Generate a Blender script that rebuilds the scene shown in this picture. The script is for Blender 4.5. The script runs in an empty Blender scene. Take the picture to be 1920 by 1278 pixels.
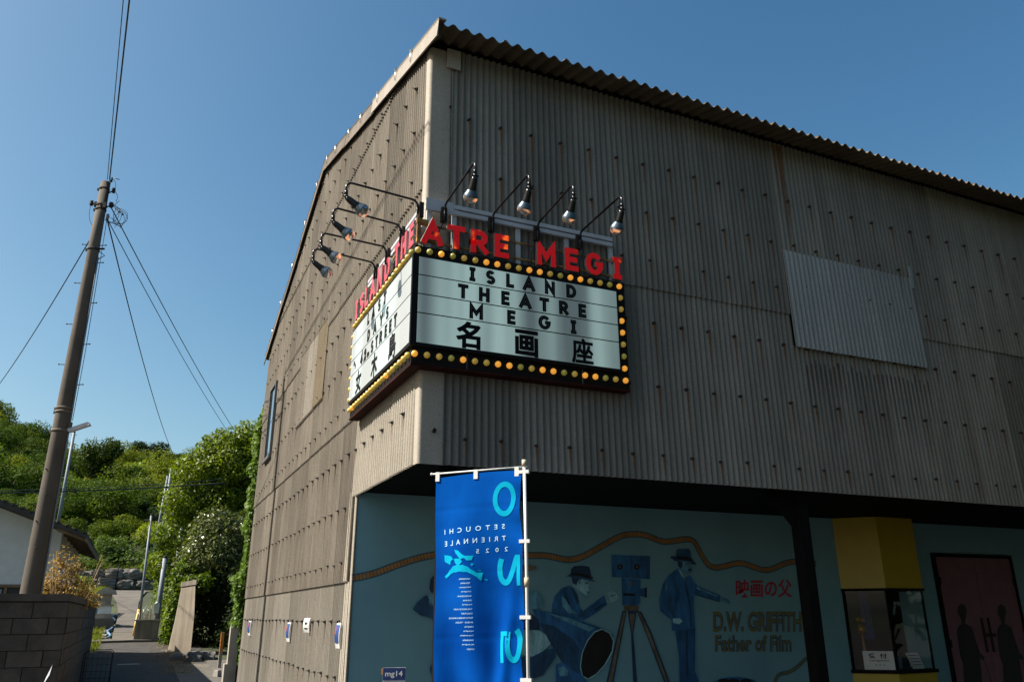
import bpy, bmesh, math, random
from mathutils import Vector, Matrix, noise
R = math.radians
S = bpy.context.scene
COL = S.collection
PI = math.pi

# ---------------------------------------------------------------- camera
cam = bpy.data.cameras.new('camera')
cam.sensor_width = 36.0
cam.lens = 27.9
cam.clip_start = 0.05
cam.clip_end = 3000
co = bpy.data.objects.new('camera', cam)
COL.objects.link(co)
YAW, PITCH, ROLL = R(24.438), R(18.993), R(-0.35)
h = Vector((math.sin(YAW)*math.cos(PITCH), math.cos(YAW)*math.cos(PITCH), math.sin(PITCH)))
rt = Vector((math.cos(YAW), -math.sin(YAW), 0))
up = rt.cross(h)
rt2 = rt*math.cos(ROLL)+up*math.sin(ROLL)
up2 = -rt*math.sin(ROLL)+up*math.cos(ROLL)
M = Matrix((rt2, up2, -h)).transposed().to_4x4()
M.translation = Vector((-1.914, -6.002, 1.5))
co.matrix_world = M
S.camera = co

# ---------------------------------------------------------------- light
SUN_AZ = Vector((-0.972, 0.235, 0)).normalized()
SUN_EL = R(46)
tosun = Vector((SUN_AZ.x*math.cos(SUN_EL), SUN_AZ.y*math.cos(SUN_EL), math.sin(SUN_EL)))
w = bpy.data.worlds.new('World'); S.world = w; w.use_nodes = True
nt = w.node_tree
for n in list(nt.nodes): nt.nodes.remove(n)
wo = nt.nodes.new('ShaderNodeOutputWorld'); bg = nt.nodes.new('ShaderNodeBackground')
sky = nt.nodes.new('ShaderNodeTexSky'); sky.sky_type = 'NISHITA'; sky.sun_disc = False
sky.sun_elevation = SUN_EL
sky.sun_rotation = math.atan2(SUN_AZ.x, SUN_AZ.y)
sky.air_density = 1.0; sky.dust_density = 2.0; sky.ozone_density = 3.0; sky.altitude = 0
bg.inputs['Strength'].default_value = 0.075
# grade of the whole dome (same everywhere): deeper blue away from the sun
sx = nt.nodes.new('ShaderNodeSeparateColor'); cx_ = nt.nodes.new('ShaderNodeCombineColor'); nt.links.new(sky.outputs[0], sx.inputs[0])
for i_, (g_, m_) in enumerate(((1.6, 0.53), (1.25, 0.76), (1.05, 0.86))):
    mn = nt.nodes.new('ShaderNodeMath'); mn.operation = 'MINIMUM'; mn.inputs[1].default_value = 6.0
    pw = nt.nodes.new('ShaderNodeMath'); pw.operation = 'POWER'; pw.inputs[1].default_value = g_
    ml = nt.nodes.new('ShaderNodeMath'); ml.operation = 'MULTIPLY'; ml.inputs[1].default_value = m_
    nt.links.new(sx.outputs[i_], mn.inputs[0]); nt.links.new(mn.outputs[0], pw.inputs[0]); nt.links.new(pw.outputs[0], ml.inputs[0]); nt.links.new(ml.outputs[0], cx_.inputs[i_])
nt.links.new(cx_.outputs[0], bg.inputs['Color']); nt.links.new(bg.outputs[0], wo.inputs['Surface'])
sl = bpy.data.lights.new('sun', 'SUN'); sl.energy = 5.0; sl.angle = R(0.53); sl.color = (1.0, 0.93, 0.83)
so = bpy.data.objects.new('sun', sl); COL.objects.link(so)
so.rotation_euler = tosun.to_track_quat('Z', 'Y').to_euler(); so.location = (-10, 0, 20)
S.view_settings.view_transform = 'Standard'; S.view_settings.look = 'None'
S.view_settings.exposure = 1.1; S.view_settings.gamma = 1.0
S.view_settings.use_curve_mapping = False
S.render.engine = 'CYCLES'
S.cycles.max_bounces = 6; S.cycles.transparent_max_bounces = 12

# ---------------------------------------------------------------- object helpers
def tag(o, label=None, cat=None, group=None, kind=None):
    if label: o['label'] = label
    if cat: o['category'] = cat
    if group: o['group'] = group
    if kind: o['kind'] = kind
    return o
def thing(name, label, cat, loc=(0, 0, 0), group=None, rotz=0):
    o = bpy.data.objects.new(name, None); COL.objects.link(o)
    o.location = loc; o.rotation_euler = (0, 0, rotz); o.empty_display_size = 0.1
    return tag(o, label, cat, group)
def link(name, me, parent=None, loc=None, mat=None):
    o = bpy.data.objects.new(name, me); COL.objects.link(o)
    if parent: o.parent = parent
    if loc is not None: o.location = loc
    if mat is not None and not me.materials: me.materials.append(mat)
    return o
def copy_tree(o, parent=None):
    c = o.copy(); COL.objects.link(c)
    if parent: c.parent = parent
    for ch in o.children: copy_tree(ch, c)
    return c

class MB:
    """collects primitives into one mesh"""
    def __init__(s): s.v = []; s.f = []; s.m = []; s.sm = []; s.off = (0, 0, 0); s.uv = None
    def add(s, vs, fs, mi=0, smooth=False):
        b = len(s.v); s.v += [tuple(v) for v in vs]
        for f in fs: s.f.append(tuple(b+i for i in f)); s.m.append(mi); s.sm.append(smooth)
        return s
    def box(s, a, b, mi=0):
        x0, y0, z0 = a; x1, y1, z1 = b
        vs = [(x0,y0,z0),(x1,y0,z0),(x1,y1,z0),(x0,y1,z0),(x0,y0,z1),(x1,y0,z1),(x1,y1,z1),(x0,y1,z1)]
        return s.add(vs, [(0,3,2,1),(4,5,6,7),(0,1,5,4),(1,2,6,5),(2,3,7,6),(3,0,4,7)], mi)
    def obox(s, c, ax, ay, az, mi=0):
        c = Vector(c); ax = Vector(ax); ay = Vector(ay); az = Vector(az)
        vs = [c+i*ax+j*ay+k*az for k in (-1, 1) for i, j in ((-1,-1),(1,-1),(1,1),(-1,1))]
        return s.add(vs, [(0,3,2,1),(4,5,6,7),(0,1,5,4),(1,2,6,5),(2,3,7,6),(3,0,4,7)], mi)
    def tube(s, pts, r, n=8, mi=0, caps=True, smooth=True):
        pts = [Vector(p) for p in pts]; k = len(pts)
        rs = r if isinstance(r, (list, tuple)) else [r]*k
        b = len(s.v); prev = None
        for i, p in enumerate(pts):
            d = (pts[min(i+1, k-1)]-pts[max(i-1, 0)]).normalized()
            if prev is None:
                u = d.cross(Vector((0, 0, 1)))
                if u.length < 1e-3: u = d.cross(Vector((1, 0, 0)))
            else: u = prev - d*prev.dot(d)
            u.normalize(); prev = u; vv = d.cross(u)
            for j in range(n):
                a = 2*PI*j/n; s.v.append(tuple(p+u*(rs[i]*math.cos(a))+vv*(rs[i]*math.sin(a))))
        for i in range(k-1):
            for j in range(n):
                s.f.append((b+i*n+j, b+i*n+(j+1) % n, b+(i+1)*n+(j+1) % n, b+(i+1)*n+j)); s.m.append(mi); s.sm.append(smooth)
        if caps:
            s.f.append(tuple(b+j for j in range(n))[::-1]); s.m.append(mi); s.sm.append(False)
            s.f.append(tuple(b+(k-1)*n+j for j in range(n))); s.m.append(mi); s.sm.append(False)
        return s
    def cone(s, p0, p1, r0, r1, n=12, mi=0): return s.tube([p0, p1], [r0, r1], n, mi)
    def ball(s, c, r, n=12, mi=0, sz=1.0):
        rows = max(4, n//2); vs = []; fs = []
        for i in range(1, rows):
            t = PI*i/rows
            for j in range(n):
                a = 2*PI*j/n; vs.append((c[0]+r*math.sin(t)*math.cos(a), c[1]+r*math.sin(t)*math.sin(a), c[2]+r*sz*math.cos(t)))
        vs.append((c[0], c[1], c[2]+r*sz)); vs.append((c[0], c[1], c[2]-r*sz)); T = len(vs)-2
        for i in range(rows-2):
            for j in range(n): fs.append((i*n+j, (i+1)*n+j, (i+1)*n+(j+1) % n, i*n+(j+1) % n))
        for j in range(n):
            fs.append((T, j, (j+1) % n)); fs.append((T+1, (rows-2)*n+(j+1) % n, (rows-2)*n+j))
        return s.add(vs, fs, mi, True)
    def lathe(s, prof, org, axis, n=20, mi=0):
        ax = Vector(axis).normalized(); u = ax.orthogonal().normalized(); vv = ax.cross(u); org = Vector(org)
        b = len(s.v)
        for (r, t) in prof:
            for j in range(n):
                a = 2*PI*j/n; s.v.append(tuple(org+ax*t+u*(r*math.cos(a))+vv*(r*math.sin(a))))
        for i in range(len(prof)-1):
            for j in range(n):
                s.f.append((b+i*n+j, b+i*n+(j+1) % n, b+(i+1)*n+(j+1) % n, b+(i+1)*n+j)); s.m.append(mi); s.sm.append(True)
        return s
    def prism(s, poly, fn, d0, d1, mi=0):
        """poly of 2D points mapped by fn(u,v,d) at depths d0 (front) and d1"""
        n = len(poly)
        vs = [fn(p[0], p[1], d0) for p in poly]+[fn(p[0], p[1], d1) for p in poly]
        fs = [tuple(range(n)), tuple(range(2*n-1, n-1, -1))]+[(i, n+i, n+(i+1) % n, (i+1) % n) for i in range(n)]
        return s.add(vs, fs, mi)
    def mesh(s, name='part', mats=()):
        me = bpy.data.meshes.new(name); me.from_pydata(s.v, [], s.f)
        for m in mats: me.materials.append(m)
        me.polygons.foreach_set('material_index', s.m); me.polygons.foreach_set('use_smooth', s.sm)
        me.update(); return me
    def build(s, name, mats, parent=None, loc=None, fix=True):
        if not isinstance(mats, (list, tuple)): mats = [mats]
        me = s.mesh(name, mats)
        if fix:
            bm = bmesh.new(); bm.from_mesh(me); bmesh.ops.recalc_face_normals(bm, faces=bm.faces); bm.to_mesh(me); bm.free()
        return link(name, me, parent, loc)

# ---------------------------------------------------------------- materials
MATS = {}
def newmat(name):
    m = bpy.data.materials.new(name); m.use_nodes = True
    nt = m.node_tree; b = nt.nodes['Principled BSDF']; MATS[name] = m
    return m, nt, b
def N(nt, t, **k):
    n = nt.nodes.new(t)
    for a, v in k.items(): setattr(n, a, v)
    return n
def ramp(nt, fac, stops):
    r = N(nt, 'ShaderNodeValToRGB'); e = r.color_ramp.elements
    while len(e) < len(stops): e.new(0.5)
    for i, (p, c) in enumerate(stops):
        e[i].position = p; e[i].color = (c[0], c[1], c[2], 1) if isinstance(c, (tuple, list)) else (c, c, c, 1)
    nt.links.new(fac, r.inputs[0]); return r.outputs[0]
def mixc(nt, fac, a, b, mode='MIX'):
    m = N(nt, 'ShaderNodeMix', data_type='RGBA', blend_type=mode)
    if isinstance(fac, (int, float)): m.inputs[0].default_value = fac
    else: nt.links.new(fac, m.inputs[0])
    for i, c in ((6, a), (7, b)):
        if isinstance(c, (tuple, list)): m.inputs[i].default_value = (c[0], c[1], c[2], 1)
        else: nt.links.new(c, m.inputs[i])
    return m.outputs[2]
def noisetex(nt, scale=5, detail=5, rough=0.55, sc=(1, 1, 1), coord='Object', rnd=True):
    tc = N(nt, 'ShaderNodeTexCoord'); mp = N(nt, 'ShaderNodeMapping'); mp.inputs['Scale'].default_value = sc
    nt.links.new(tc.outputs[coord], mp.inputs['Vector'])
    if rnd:
        oi = N(nt, 'ShaderNodeObjectInfo'); mu = N(nt, 'ShaderNodeMath', operation='MULTIPLY'); mu.inputs[1].default_value = 37.0
        nt.links.new(oi.outputs['Random'], mu.inputs[0]); nt.links.new(mu.outputs[0], mp.inputs['Location'])
    n = N(nt, 'ShaderNodeTexNoise'); n.inputs['Scale'].default_value = scale; n.inputs['Detail'].default_value = detail
    n.inputs['Roughness'].default_value = rough
    nt.links.new(mp.outputs[0], n.inputs['Vector']); return n.outputs['Fac']
def bump(nt, b, h, strength=0.3, dist=0.01):
    bp = N(nt, 'ShaderNodeBump'); bp.inputs['Strength'].default_value = strength; bp.inputs['Distance'].default_value = dist
    nt.links.new(h, bp.inputs['Height']); nt.links.new(bp.outputs[0], b.inputs['Normal'])
def plain(name, col, rough=0.6, metal=0.0, var=0.25, scale=6, emit=None, es=1.0, spec=None, bmp=0.0, coat=0.0):
    m, nt, b = newmat(name)
    f = noisetex(nt, scale, 6, 0.6)
    d = tuple(c*(1-var) for c in col); l = tuple(min(1, c*(1+var*0.7)) for c in col)
    nt.links.new(ramp(nt, f, [(0.3, d), (0.7, l)]), b.inputs['Base Color'])
    b.inputs['Roughness'].default_value = rough; b.inputs['Metallic'].default_value = metal
    if spec is not None: b.inputs['Specular IOR Level'].default_value = spec
    if coat: b.inputs['Coat Weight'].default_value = coat
    if emit: b.inputs['Emission Color'].default_value = (*emit, 1); b.inputs['Emission Strength'].default_value = es
    if bmp: bump(nt, b, noisetex(nt, scale*6, 4), bmp)
    return m
def sheetmat(name, light, dark, rust=0.25, rustc=(0.16, 0.085, 0.035)):
    """cement corrugated sheet: large blotches, long vertical runs, fine grit, per-sheet tone"""
    m, nt, b = newmat(name)
    big = noisetex(nt, 1.3, 6, 0.6)
    run = noisetex(nt, 3.0, 6, 0.6, (2.2, 2.2, 0.18))
    fine = noisetex(nt, 60, 3, 0.6)
    c = mixc(nt, ramp(nt, run, [(0.2, 0.0), (0.75, 1.0)]), dark, light)
    c = mixc(nt, ramp(nt, big, [(0.35, 0.40), (0.65, 0.0)]), c, tuple(x*0.78 for x in dark))
    oi = N(nt, 'ShaderNodeObjectInfo')
    c = mixc(nt, 1.0, c, ramp(nt, oi.outputs['Random'], [(0.0, 0.76), (1.0, 1.16)]), 'MULTIPLY')
    c = mixc(nt, 1.0, c, ramp(nt, fine, [(0.3, 0.82), (0.7, 1.1)]), 'MULTIPLY')
    r2 = noisetex(nt, 3.0, 6, 0.7, (7, 7, 0.35))
    c = mixc(nt, ramp(nt, r2, [(0.60, 0.0), (0.80, rust)]), c, rustc)
    nt.links.new(c, b.inputs['Base Color']); b.inputs['Roughness'].default_value = 0.88
    b.inputs['Specular IOR Level'].default_value = 0.25
    bump(nt, b, fine, 0.25, 0.004)
    return m
def leafmat(name, c1, c2, rough=0.5, trans=0.35, c3=None, spec=0.12):
    m, nt, b = newmat(name)
    oi = N(nt, 'ShaderNodeObjectInfo')
    g = N(nt, 'ShaderNodeNewGeometry')
    n = noisetex(nt, 0.9, 3, 0.6)
    c = mixc(nt, ramp(nt, n, [(0.35, 0.0), (0.65, 1.0)]), c1, c2)
    c = mixc(nt, ramp(nt, g.outputs['Random Per Island'], [(0.0, 0.0), (1.0, 1.0)]), c, mixc(nt, 0.5, c, c3 or c2))
    c = mixc(nt, 1.0, c, ramp(nt, g.outputs['Random Per Island'], [(0.0, 0.65), (1.0, 1.25)]), 'MULTIPLY')
    c = mixc(nt, 1.0, c, ramp(nt, oi.outputs['Random'], [(0.0, (0.62, 0.72, 0.8)), (0.45, (0.85, 0.92, 0.8)), (0.8, (1.15, 1.1, 0.75)), (1.0, (1.6, 1.35, 0.9))]), 'MULTIPLY')
    nt.links.new(c, b.inputs['Base Color']); b.inputs['Roughness'].default_value = rough; b.inputs['Specular IOR Level'].default_value = spec
    tr = N(nt, 'ShaderNodeBsdfTranslucent'); nt.links.new(mixc(nt, 1.0, c, (1.25, 1.3, 0.5), 'MULTIPLY'), tr.inputs['Color'])
    mx = N(nt, 'ShaderNodeMixShader'); mx.inputs[0].default_value = trans
    out = [x for x in nt.nodes if x.type == 'OUTPUT_MATERIAL'][0]
    nt.links.new(b.outputs[0], mx.inputs[1]); nt.links.new(tr.outputs[0], mx.inputs[2]); nt.links.new(mx.outputs[0], out.inputs['Surface'])
    return m

M_sheet = sheetmat('sheet_front', (0.27, 0.252, 0.222), (0.165, 0.153, 0.135), 0.25)
M_dirty = sheetmat('sheet_dirty', (0.20, 0.177, 0.143), (0.105, 0.09, 0.07), 0.4)
M_clean = sheetmat('sheet_clean', (0.245, 0.224, 0.188), (0.165, 0.149, 0.123), 0.25)
M_new = sheetmat('sheet_new', (0.40, 0.365, 0.305), (0.30, 0.27, 0.22), 0.12)
M_gold = sheetmat('sheet_ochre', (0.235, 0.19, 0.125), (0.15, 0.12, 0.075), 0.4)
M_patch = sheetmat('sheet_patch', (0.36, 0.375, 0.38), (0.27, 0.285, 0.285), 0.08)
M_roof = sheetmat('roof_sheet', (0.17, 0.135, 0.09), (0.10, 0.08, 0.055), 0.2)
M_trim = sheetmat('trim', (0.45, 0.41, 0.35), (0.35, 0.315, 0.265), 0.08)
M_barge = sheetmat('barge', (0.34, 0.31, 0.27), (0.24, 0.215, 0.185), 0.12)
M_trimold = sheetmat('trim_old', (0.20, 0.17, 0.14), (0.10, 0.085, 0.07), 0.2)
M_bolt = plain('bolt', (0.016, 0.011, 0.009), 0.9, 0.0)
M_clip = plain('clip', (0.75, 0.72, 0.66), 0.3, 0.9)
M_black = plain('black_paint', (0.006, 0.006, 0.006), 0.8, 0, 0.3, spec=0.1)
M_frame = plain('sign_black', (0.007, 0.006, 0.006), 0.6, 0, 0.3, spec=0.15)
M_redbrown = plain('oxide_red', (0.035, 0.010, 0.007), 0.8, 0, 0.5, spec=0.1)
M_lamp = plain('lamp_black', (0.012, 0.012, 0.014), 0.25, 0.2, 0.3)
M_bar = plain('white_bar', (0.42, 0.43, 0.46), 0.5, 0.0, 0.15)
M_olive = plain('bulb_dim', (0.55, 0.40, 0.09), 0.3, 0, 0.1, emit=(0.5, 0.32, 0.05), es=0.12)  # dim bulbs: a faint yellow glow added to the colour
M_lime = plain('bulb_green', (0.40, 0.36, 0.08), 0.3, 0, 0.1, emit=(0.35, 0.32, 0.05), es=0.08)
M_orange = plain('bulb_lit', (0.75, 0.40, 0.05), 0.3, 0, 0.05, emit=(1.0, 0.40, 0.05), es=0.28)
M_letblack = plain('letter_black', (0.006, 0.006, 0.007), 0.7, spec=0.1)
M_letline = plain('letter_inline', (0.05, 0.055, 0.055), 0.6, spec=0.1)
M_letside = plain('letter_edge', (0.45, 0.43, 0.40), 0.45, 0.5)
M_silver = plain('reflector', (0.72, 0.74, 0.78), 0.12, 1.0, 0.05)
M_teal = None
def rustbar():
    m, nt, b = newmat('rusty_bar')
    f = noisetex(nt, 9, 4, 0.6)
    nt.links.new(ramp(nt, f, [(0.35, (0.10, 0.035, 0.015)), (0.5, (0.22, 0.10, 0.02)), (0.62, (0.40, 0.22, 0.03)), (0.8, (0.06, 0.03, 0.02))]), b.inputs['Base Color'])
    b.inputs['Roughness'].default_value = 0.7; return m
M_rustbar = rustbar()
def redlet():
    m, nt, b = newmat('letter_red')
    f = noisetex(nt, 5, 3, 0.5)
    nt.links.new(ramp(nt, f, [(0.3, (0.45, 0.004, 0.006)), (0.7, (0.58, 0.010, 0.012))]), b.inputs['Base Color'])
    b.inputs['Roughness'].default_value = 0.3; b.inputs['Specular IOR Level'].default_value = 0.25
    g = noisetex(nt, 7, 2, 0.5)   # lit tubes behind the plastic face
    nt.links.new(ramp(nt, g, [(0.63, (0.085, 0.001, 0.001)), (0.72, (0.42, 0.06, 0.006))]), b.inputs['Emission Color'])
    b.inputs['Emission Strength'].default_value = 1.0
    return m
M_red = redlet()
M_pink = plain('letter_faded', (0.62, 0.07, 0.09), 0.35, 0, 0.12)
def panelmat():
    m, nt, b = newmat('sign_panel')
    b.inputs['Base Color'].default_value = (0.36, 0.375, 0.365, 1); b.inputs['Roughness'].default_value = 0.3
    b.inputs['Specular IOR Level'].default_value = 0.5
    f = noisetex(nt, 1.0, 1, 0.4, (4.2, 4.2, 0.15), rnd=False)
    b.inputs['Emission Color'].default_value = (0.50, 0.74, 0.70, 1)
    mm = N(nt, 'ShaderNodeMath', operation='MULTIPLY'); mm.inputs[1].default_value = 0.20
    nt.links.new(ramp(nt, f, [(0.40, 0.12), (0.68, 1.0)]), mm.inputs[0]); nt.links.new(mm.outputs[0], b.inputs['Emission Strength'])
    return m
M_panel = panelmat()
def glassmat(name, col=(1, 1, 1), rough=0.02):
    m, nt, b = newmat(name)
    b.inputs['Base Color'].default_value = (*col, 1); b.inputs['Roughness'].default_value = rough
    b.inputs['Transmission Weight'].default_value = 1.0; b.inputs['IOR'].default_value = 1.3
    return m
M_glass = glassmat('clear_glass')
M_winglass = plain('window_glass', (0.05, 0.06, 0.065), 0.04, 0, 0.05, coat=1.0)
M_winglass.node_tree.nodes['Principled BSDF'].inputs['Specular IOR Level'].default_value = 1.0
M_concrete = plain('concrete', (0.30, 0.275, 0.235), 0.85, 0, 0.35, 1.6, bmp=0.3)
M_oldconc = sheetmat('old_concrete', (0.36, 0.315, 0.25), (0.12, 0.10, 0.08), 0.2)
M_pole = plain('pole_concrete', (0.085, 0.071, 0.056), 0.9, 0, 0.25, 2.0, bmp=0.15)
M_steel = plain('galvanised', (0.16, 0.19, 0.22), 0.6, 0.1, 0.2)
M_cable = plain('cable', (0.015, 0.02, 0.03), 0.5)
M_asphalt = plain('asphalt', (0.042, 0.038, 0.034), 0.95, 0, 0.4, 3.0, bmp=0.4)
M_path = plain('path_concrete', (0.105, 0.093, 0.076), 0.9, 0, 0.35, 1.2, bmp=0.3)
M_soil = plain('soil_grass', (0.035, 0.045, 0.013), 0.95, 0, 0.6, 0.6, bmp=0.5)
M_rock = plain('rock', (0.13, 0.12, 0.105), 0.9, 0, 0.5, 2.2, bmp=0.6)
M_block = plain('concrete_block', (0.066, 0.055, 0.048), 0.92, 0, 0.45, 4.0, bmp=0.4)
M_white = plain('white_plaster', (0.62, 0.64, 0.66), 0.8, 0, 0.08)
M_tile = plain('roof_tile', (0.035, 0.032, 0.03), 0.7, 0, 0.3)
M_wood = plain('weathered_wood', (0.17, 0.12, 0.07), 0.8, 0, 0.4)
M_dry = leafmat('dry_leaf', (0.27, 0.17, 0.075), (0.46, 0.32, 0.17), 0.7, 0.25)
M_slab = sheetmat('slab', (0.40, 0.345, 0.27), (0.17, 0.14, 0.105), 0.15)
M_leafshade = leafmat('leaf_painted_shade', (0.012, 0.022, 0.005), (0.025, 0.04, 0.006), 0.7, 0.15)  # near-black leaf colour stands in for the shade of the hollow
M_leaf = leafmat('leaf_hill', (0.028, 0.058, 0.008), (0.072, 0.115, 0.010), 0.7, 0.30)
M_leafnear = leafmat('leaf_near', (0.055, 0.10, 0.008), (0.145, 0.20, 0.012), 0.5, 0.42, spec=0.3)
M_leafyel = leafmat('leaf_yellowgreen', (0.075, 0.11, 0.010), (0.15, 0.18, 0.02), 0.7, 0.35)
M_leafgloss = leafmat('leaf_gloss', (0.045, 0.07, 0.012), (0.13, 0.15, 0.025), 0.3, 0.25, (0.36, 0.34, 0.11), spec=0.45)
M_ivy = leafmat('leaf_ivy', (0.10, 0.17, 0.02), (0.20, 0.28, 0.03), 0.4, 0.4)
M_grass = leafmat('grass_blade', (0.10, 0.14, 0.02), (0.20, 0.22, 0.05), 0.6, 0.3)
M_bark = plain('bark', (0.09, 0.07, 0.05), 0.9)

# ---------------------------------------------------------------- terrain
def sstep(a, b, x):
    t = max(0, min(1, (x-a)/(b-a))); return t*t*(3-2*t)
def gz(x, y):
    if y < 8: z = 0.0
    elif y < 18: z = 0.38*(y-8)/10
    elif y < 21.4: z = 0.38+0.40*(y-18)/3.4
    elif y < 30: z = 0.78+(y-21.4)*0.1395
    elif y < 34.2: z = 1.98+(y-30)*0.131
    elif y < 50: z = 2.53+(y-34.2)*0.0316
    elif y < 52: z = 3.03+(y-50)*0.5
    elif y < 112: z = 4.03+0.262*(y-52)
    else: z = 19.75+0.035*(min(y, 175)-112)-0.25*max(0, y-175)
    if x < -13: z += (-x-13)*0.75*sstep(70, 160, y)*(1-sstep(190, 240, y))
    if x > 6: z += (x-6)*0.10*sstep(40, 70, y)
    if y > 53: z += 1.2*noise.noise(Vector((x*0.06, y*0.06, 3.1)))*sstep(53, 70, y)
    return max(z, -2)
def gradcoords(lo, hi, near0, near1, fine, coarse):
    c = []; x = lo
    while x < hi:
        c.append(x); x += fine if near0 <= x < near1 else coarse
    c.append(hi); return c
def sheetgrid(xs, ys, dz=0.0):
    mb = MB(); nx = len(xs)
    vs = [(x, y, gz(x, y)+dz) for y in ys for x in xs]
    fs = [(j*nx+i, j*nx+i+1, (j+1)*nx+i+1, (j+1)*nx+i) for j in range(len(ys)-1) for i in range(nx-1)]
    return mb.add(vs, fs, 0, True)
g = sheetgrid(gradcoords(-600, 600, -30, 20, 1.0, 12), gradcoords(-600, 900, -10, 130, 1.0, 12))
tag(g.build('ground', M_soil, fix=False), kind='structure')
ly = [-14+i*0.5 for i in range(94)]
g = sheetgrid([-2.72+i*0.272 for i in range(11)], [y for y in ly if y <= 21.3]+[21.35], 0.012)
tag(g.build('road', M_asphalt, fix=False), kind='structure')
g = sheetgrid([-40+i*2 for i in range(19)]+[-2.72], [-60+i*2 for i in range(27)]+[-6.5, -4, -2, 0, 2, 4, 6.3], 0.008)
tag(g.build('yard', M_asphalt, fix=False), kind='structure')
g = sheetgrid([0.0+i*2 for i in range(30)], [-60+i*2 for i in range(31)]+[1.88], 0.008)
tag(g.build('forecourt', M_asphalt, fix=False), kind='structure')
g = sheetgrid([-0.85, -0.6, -0.3, -0.02], [11+i*0.5 for i in range(13)], 0.028)
tag(g.build('apron', M_path, fix=False), kind='structure')
g = sheetgrid([-0.02, 0.4, 0.8, 1.3], [10.5+i*0.5 for i in range(16)], 0.02)
tag(g.build('yard_behind', M_path, fix=False), kind='structure')
# kerb edge where the hill path starts
mb = MB(); pts = [(-2.90, 21.25), (-2.34, 21.36), (-1.83, 21.43), (-0.95, 21.36)]
for i in range(3):
    a, b = pts[i], pts[i+1]
    mb.add([(a[0], a[1], gz(*a)-0.1), (b[0], b[1], gz(*b)-0.1), (b[0], b[1]+0.01, gz(*b)+0.07), (a[0], a[1]+0.01, gz(*a)+0.07),
            (b[0], b[1]+0.4, gz(b[0], b[1]+0.4)+0.06), (a[0], a[1]+0.4, gz(a[0], a[1]+0.4)+0.06)], [(0, 1, 2, 3), (3, 2, 4, 5)])
tag(mb.build('kerb', M_path, fix=False), kind='structure')
pe = [((-2.37, 21.65), (-1.77, 21.65)), ((-2.41, 23.5), (-1.8, 23.5)), ((-2.37, 25.7), (-1.79, 25.7)), ((-2.42, 27.8), (-1.76, 27.8)), ((-2.55, 30.0), (-1.76, 30.0)), ((-2.77, 32.2), (-1.69, 32.2)), ((-2.91, 34.2), (-1.47, 34.2)), ((-3.1, 36.5), (-1.2, 36.5))]
mb = MB(); vs = []
for (a, b) in pe:
    for k in range(5):
        t = k/4; x = a[0]+(b[0]-a[0])*t; y = a[1]; jx = 0.06*noise.noise(Vector((y*0.7, k*9, 0))) if k in (0, 4) else 0
        vs.append((x+jx, y, gz(x, y)+0.06))
mb.add(vs, [(j*5+i, j*5+i+1, (j+1)*5+i+1, (j+1)*5+i) for j in range(len(pe)-1) for i in range(4)], 0, True)
tag(mb.build('path', M_path, fix=False), kind='structure')
FILM=[(-0.032, 1.84), (0.071, 1.856), (0.175, 1.883), (0.28, 1.919), (0.387, 1.962), (0.495, 1.999), (0.604, 2.033), (0.716, 2.061), (0.818, 2.079), (1.002, 2.099), (1.296, 2.112), (1.6, 2.103), (1.836, 2.092), (2.053, 2.1), (2.168, 2.082), (2.305, 2.057), (2.417, 2.068), (2.511, 2.095), (2.607, 2.138), (2.705, 2.186), (2.803, 2.235), (2.903, 2.284), (3.003, 2.329), (3.104, 2.355), (3.262, 2.363), (3.363, 2.352), (3.448, 2.325), (3.534, 2.297), (3.615, 2.284), (3.758, 2.304), (3.916, 2.329), (3.995, 2.323), (4.045, 2.288), (4.11, 2.163), (4.19, 2.047), (4.249, 2.018), (4.318, 2.007), (4.47, 2.034), (4.634, 2.071), (4.746, 2.064), (4.855, 2.032), (5.03, 1.991), (5.132, 2.002), (5.227, 2.029), (5.424, 2.096), (5.624, 2.108), (5.884, 2.085)]
FILM2=[(5.014, 0.735), (5.094, 0.826), (5.231, 0.83), (5.377, 0.883), (5.558, 0.994), (5.705, 1.024)]
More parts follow.
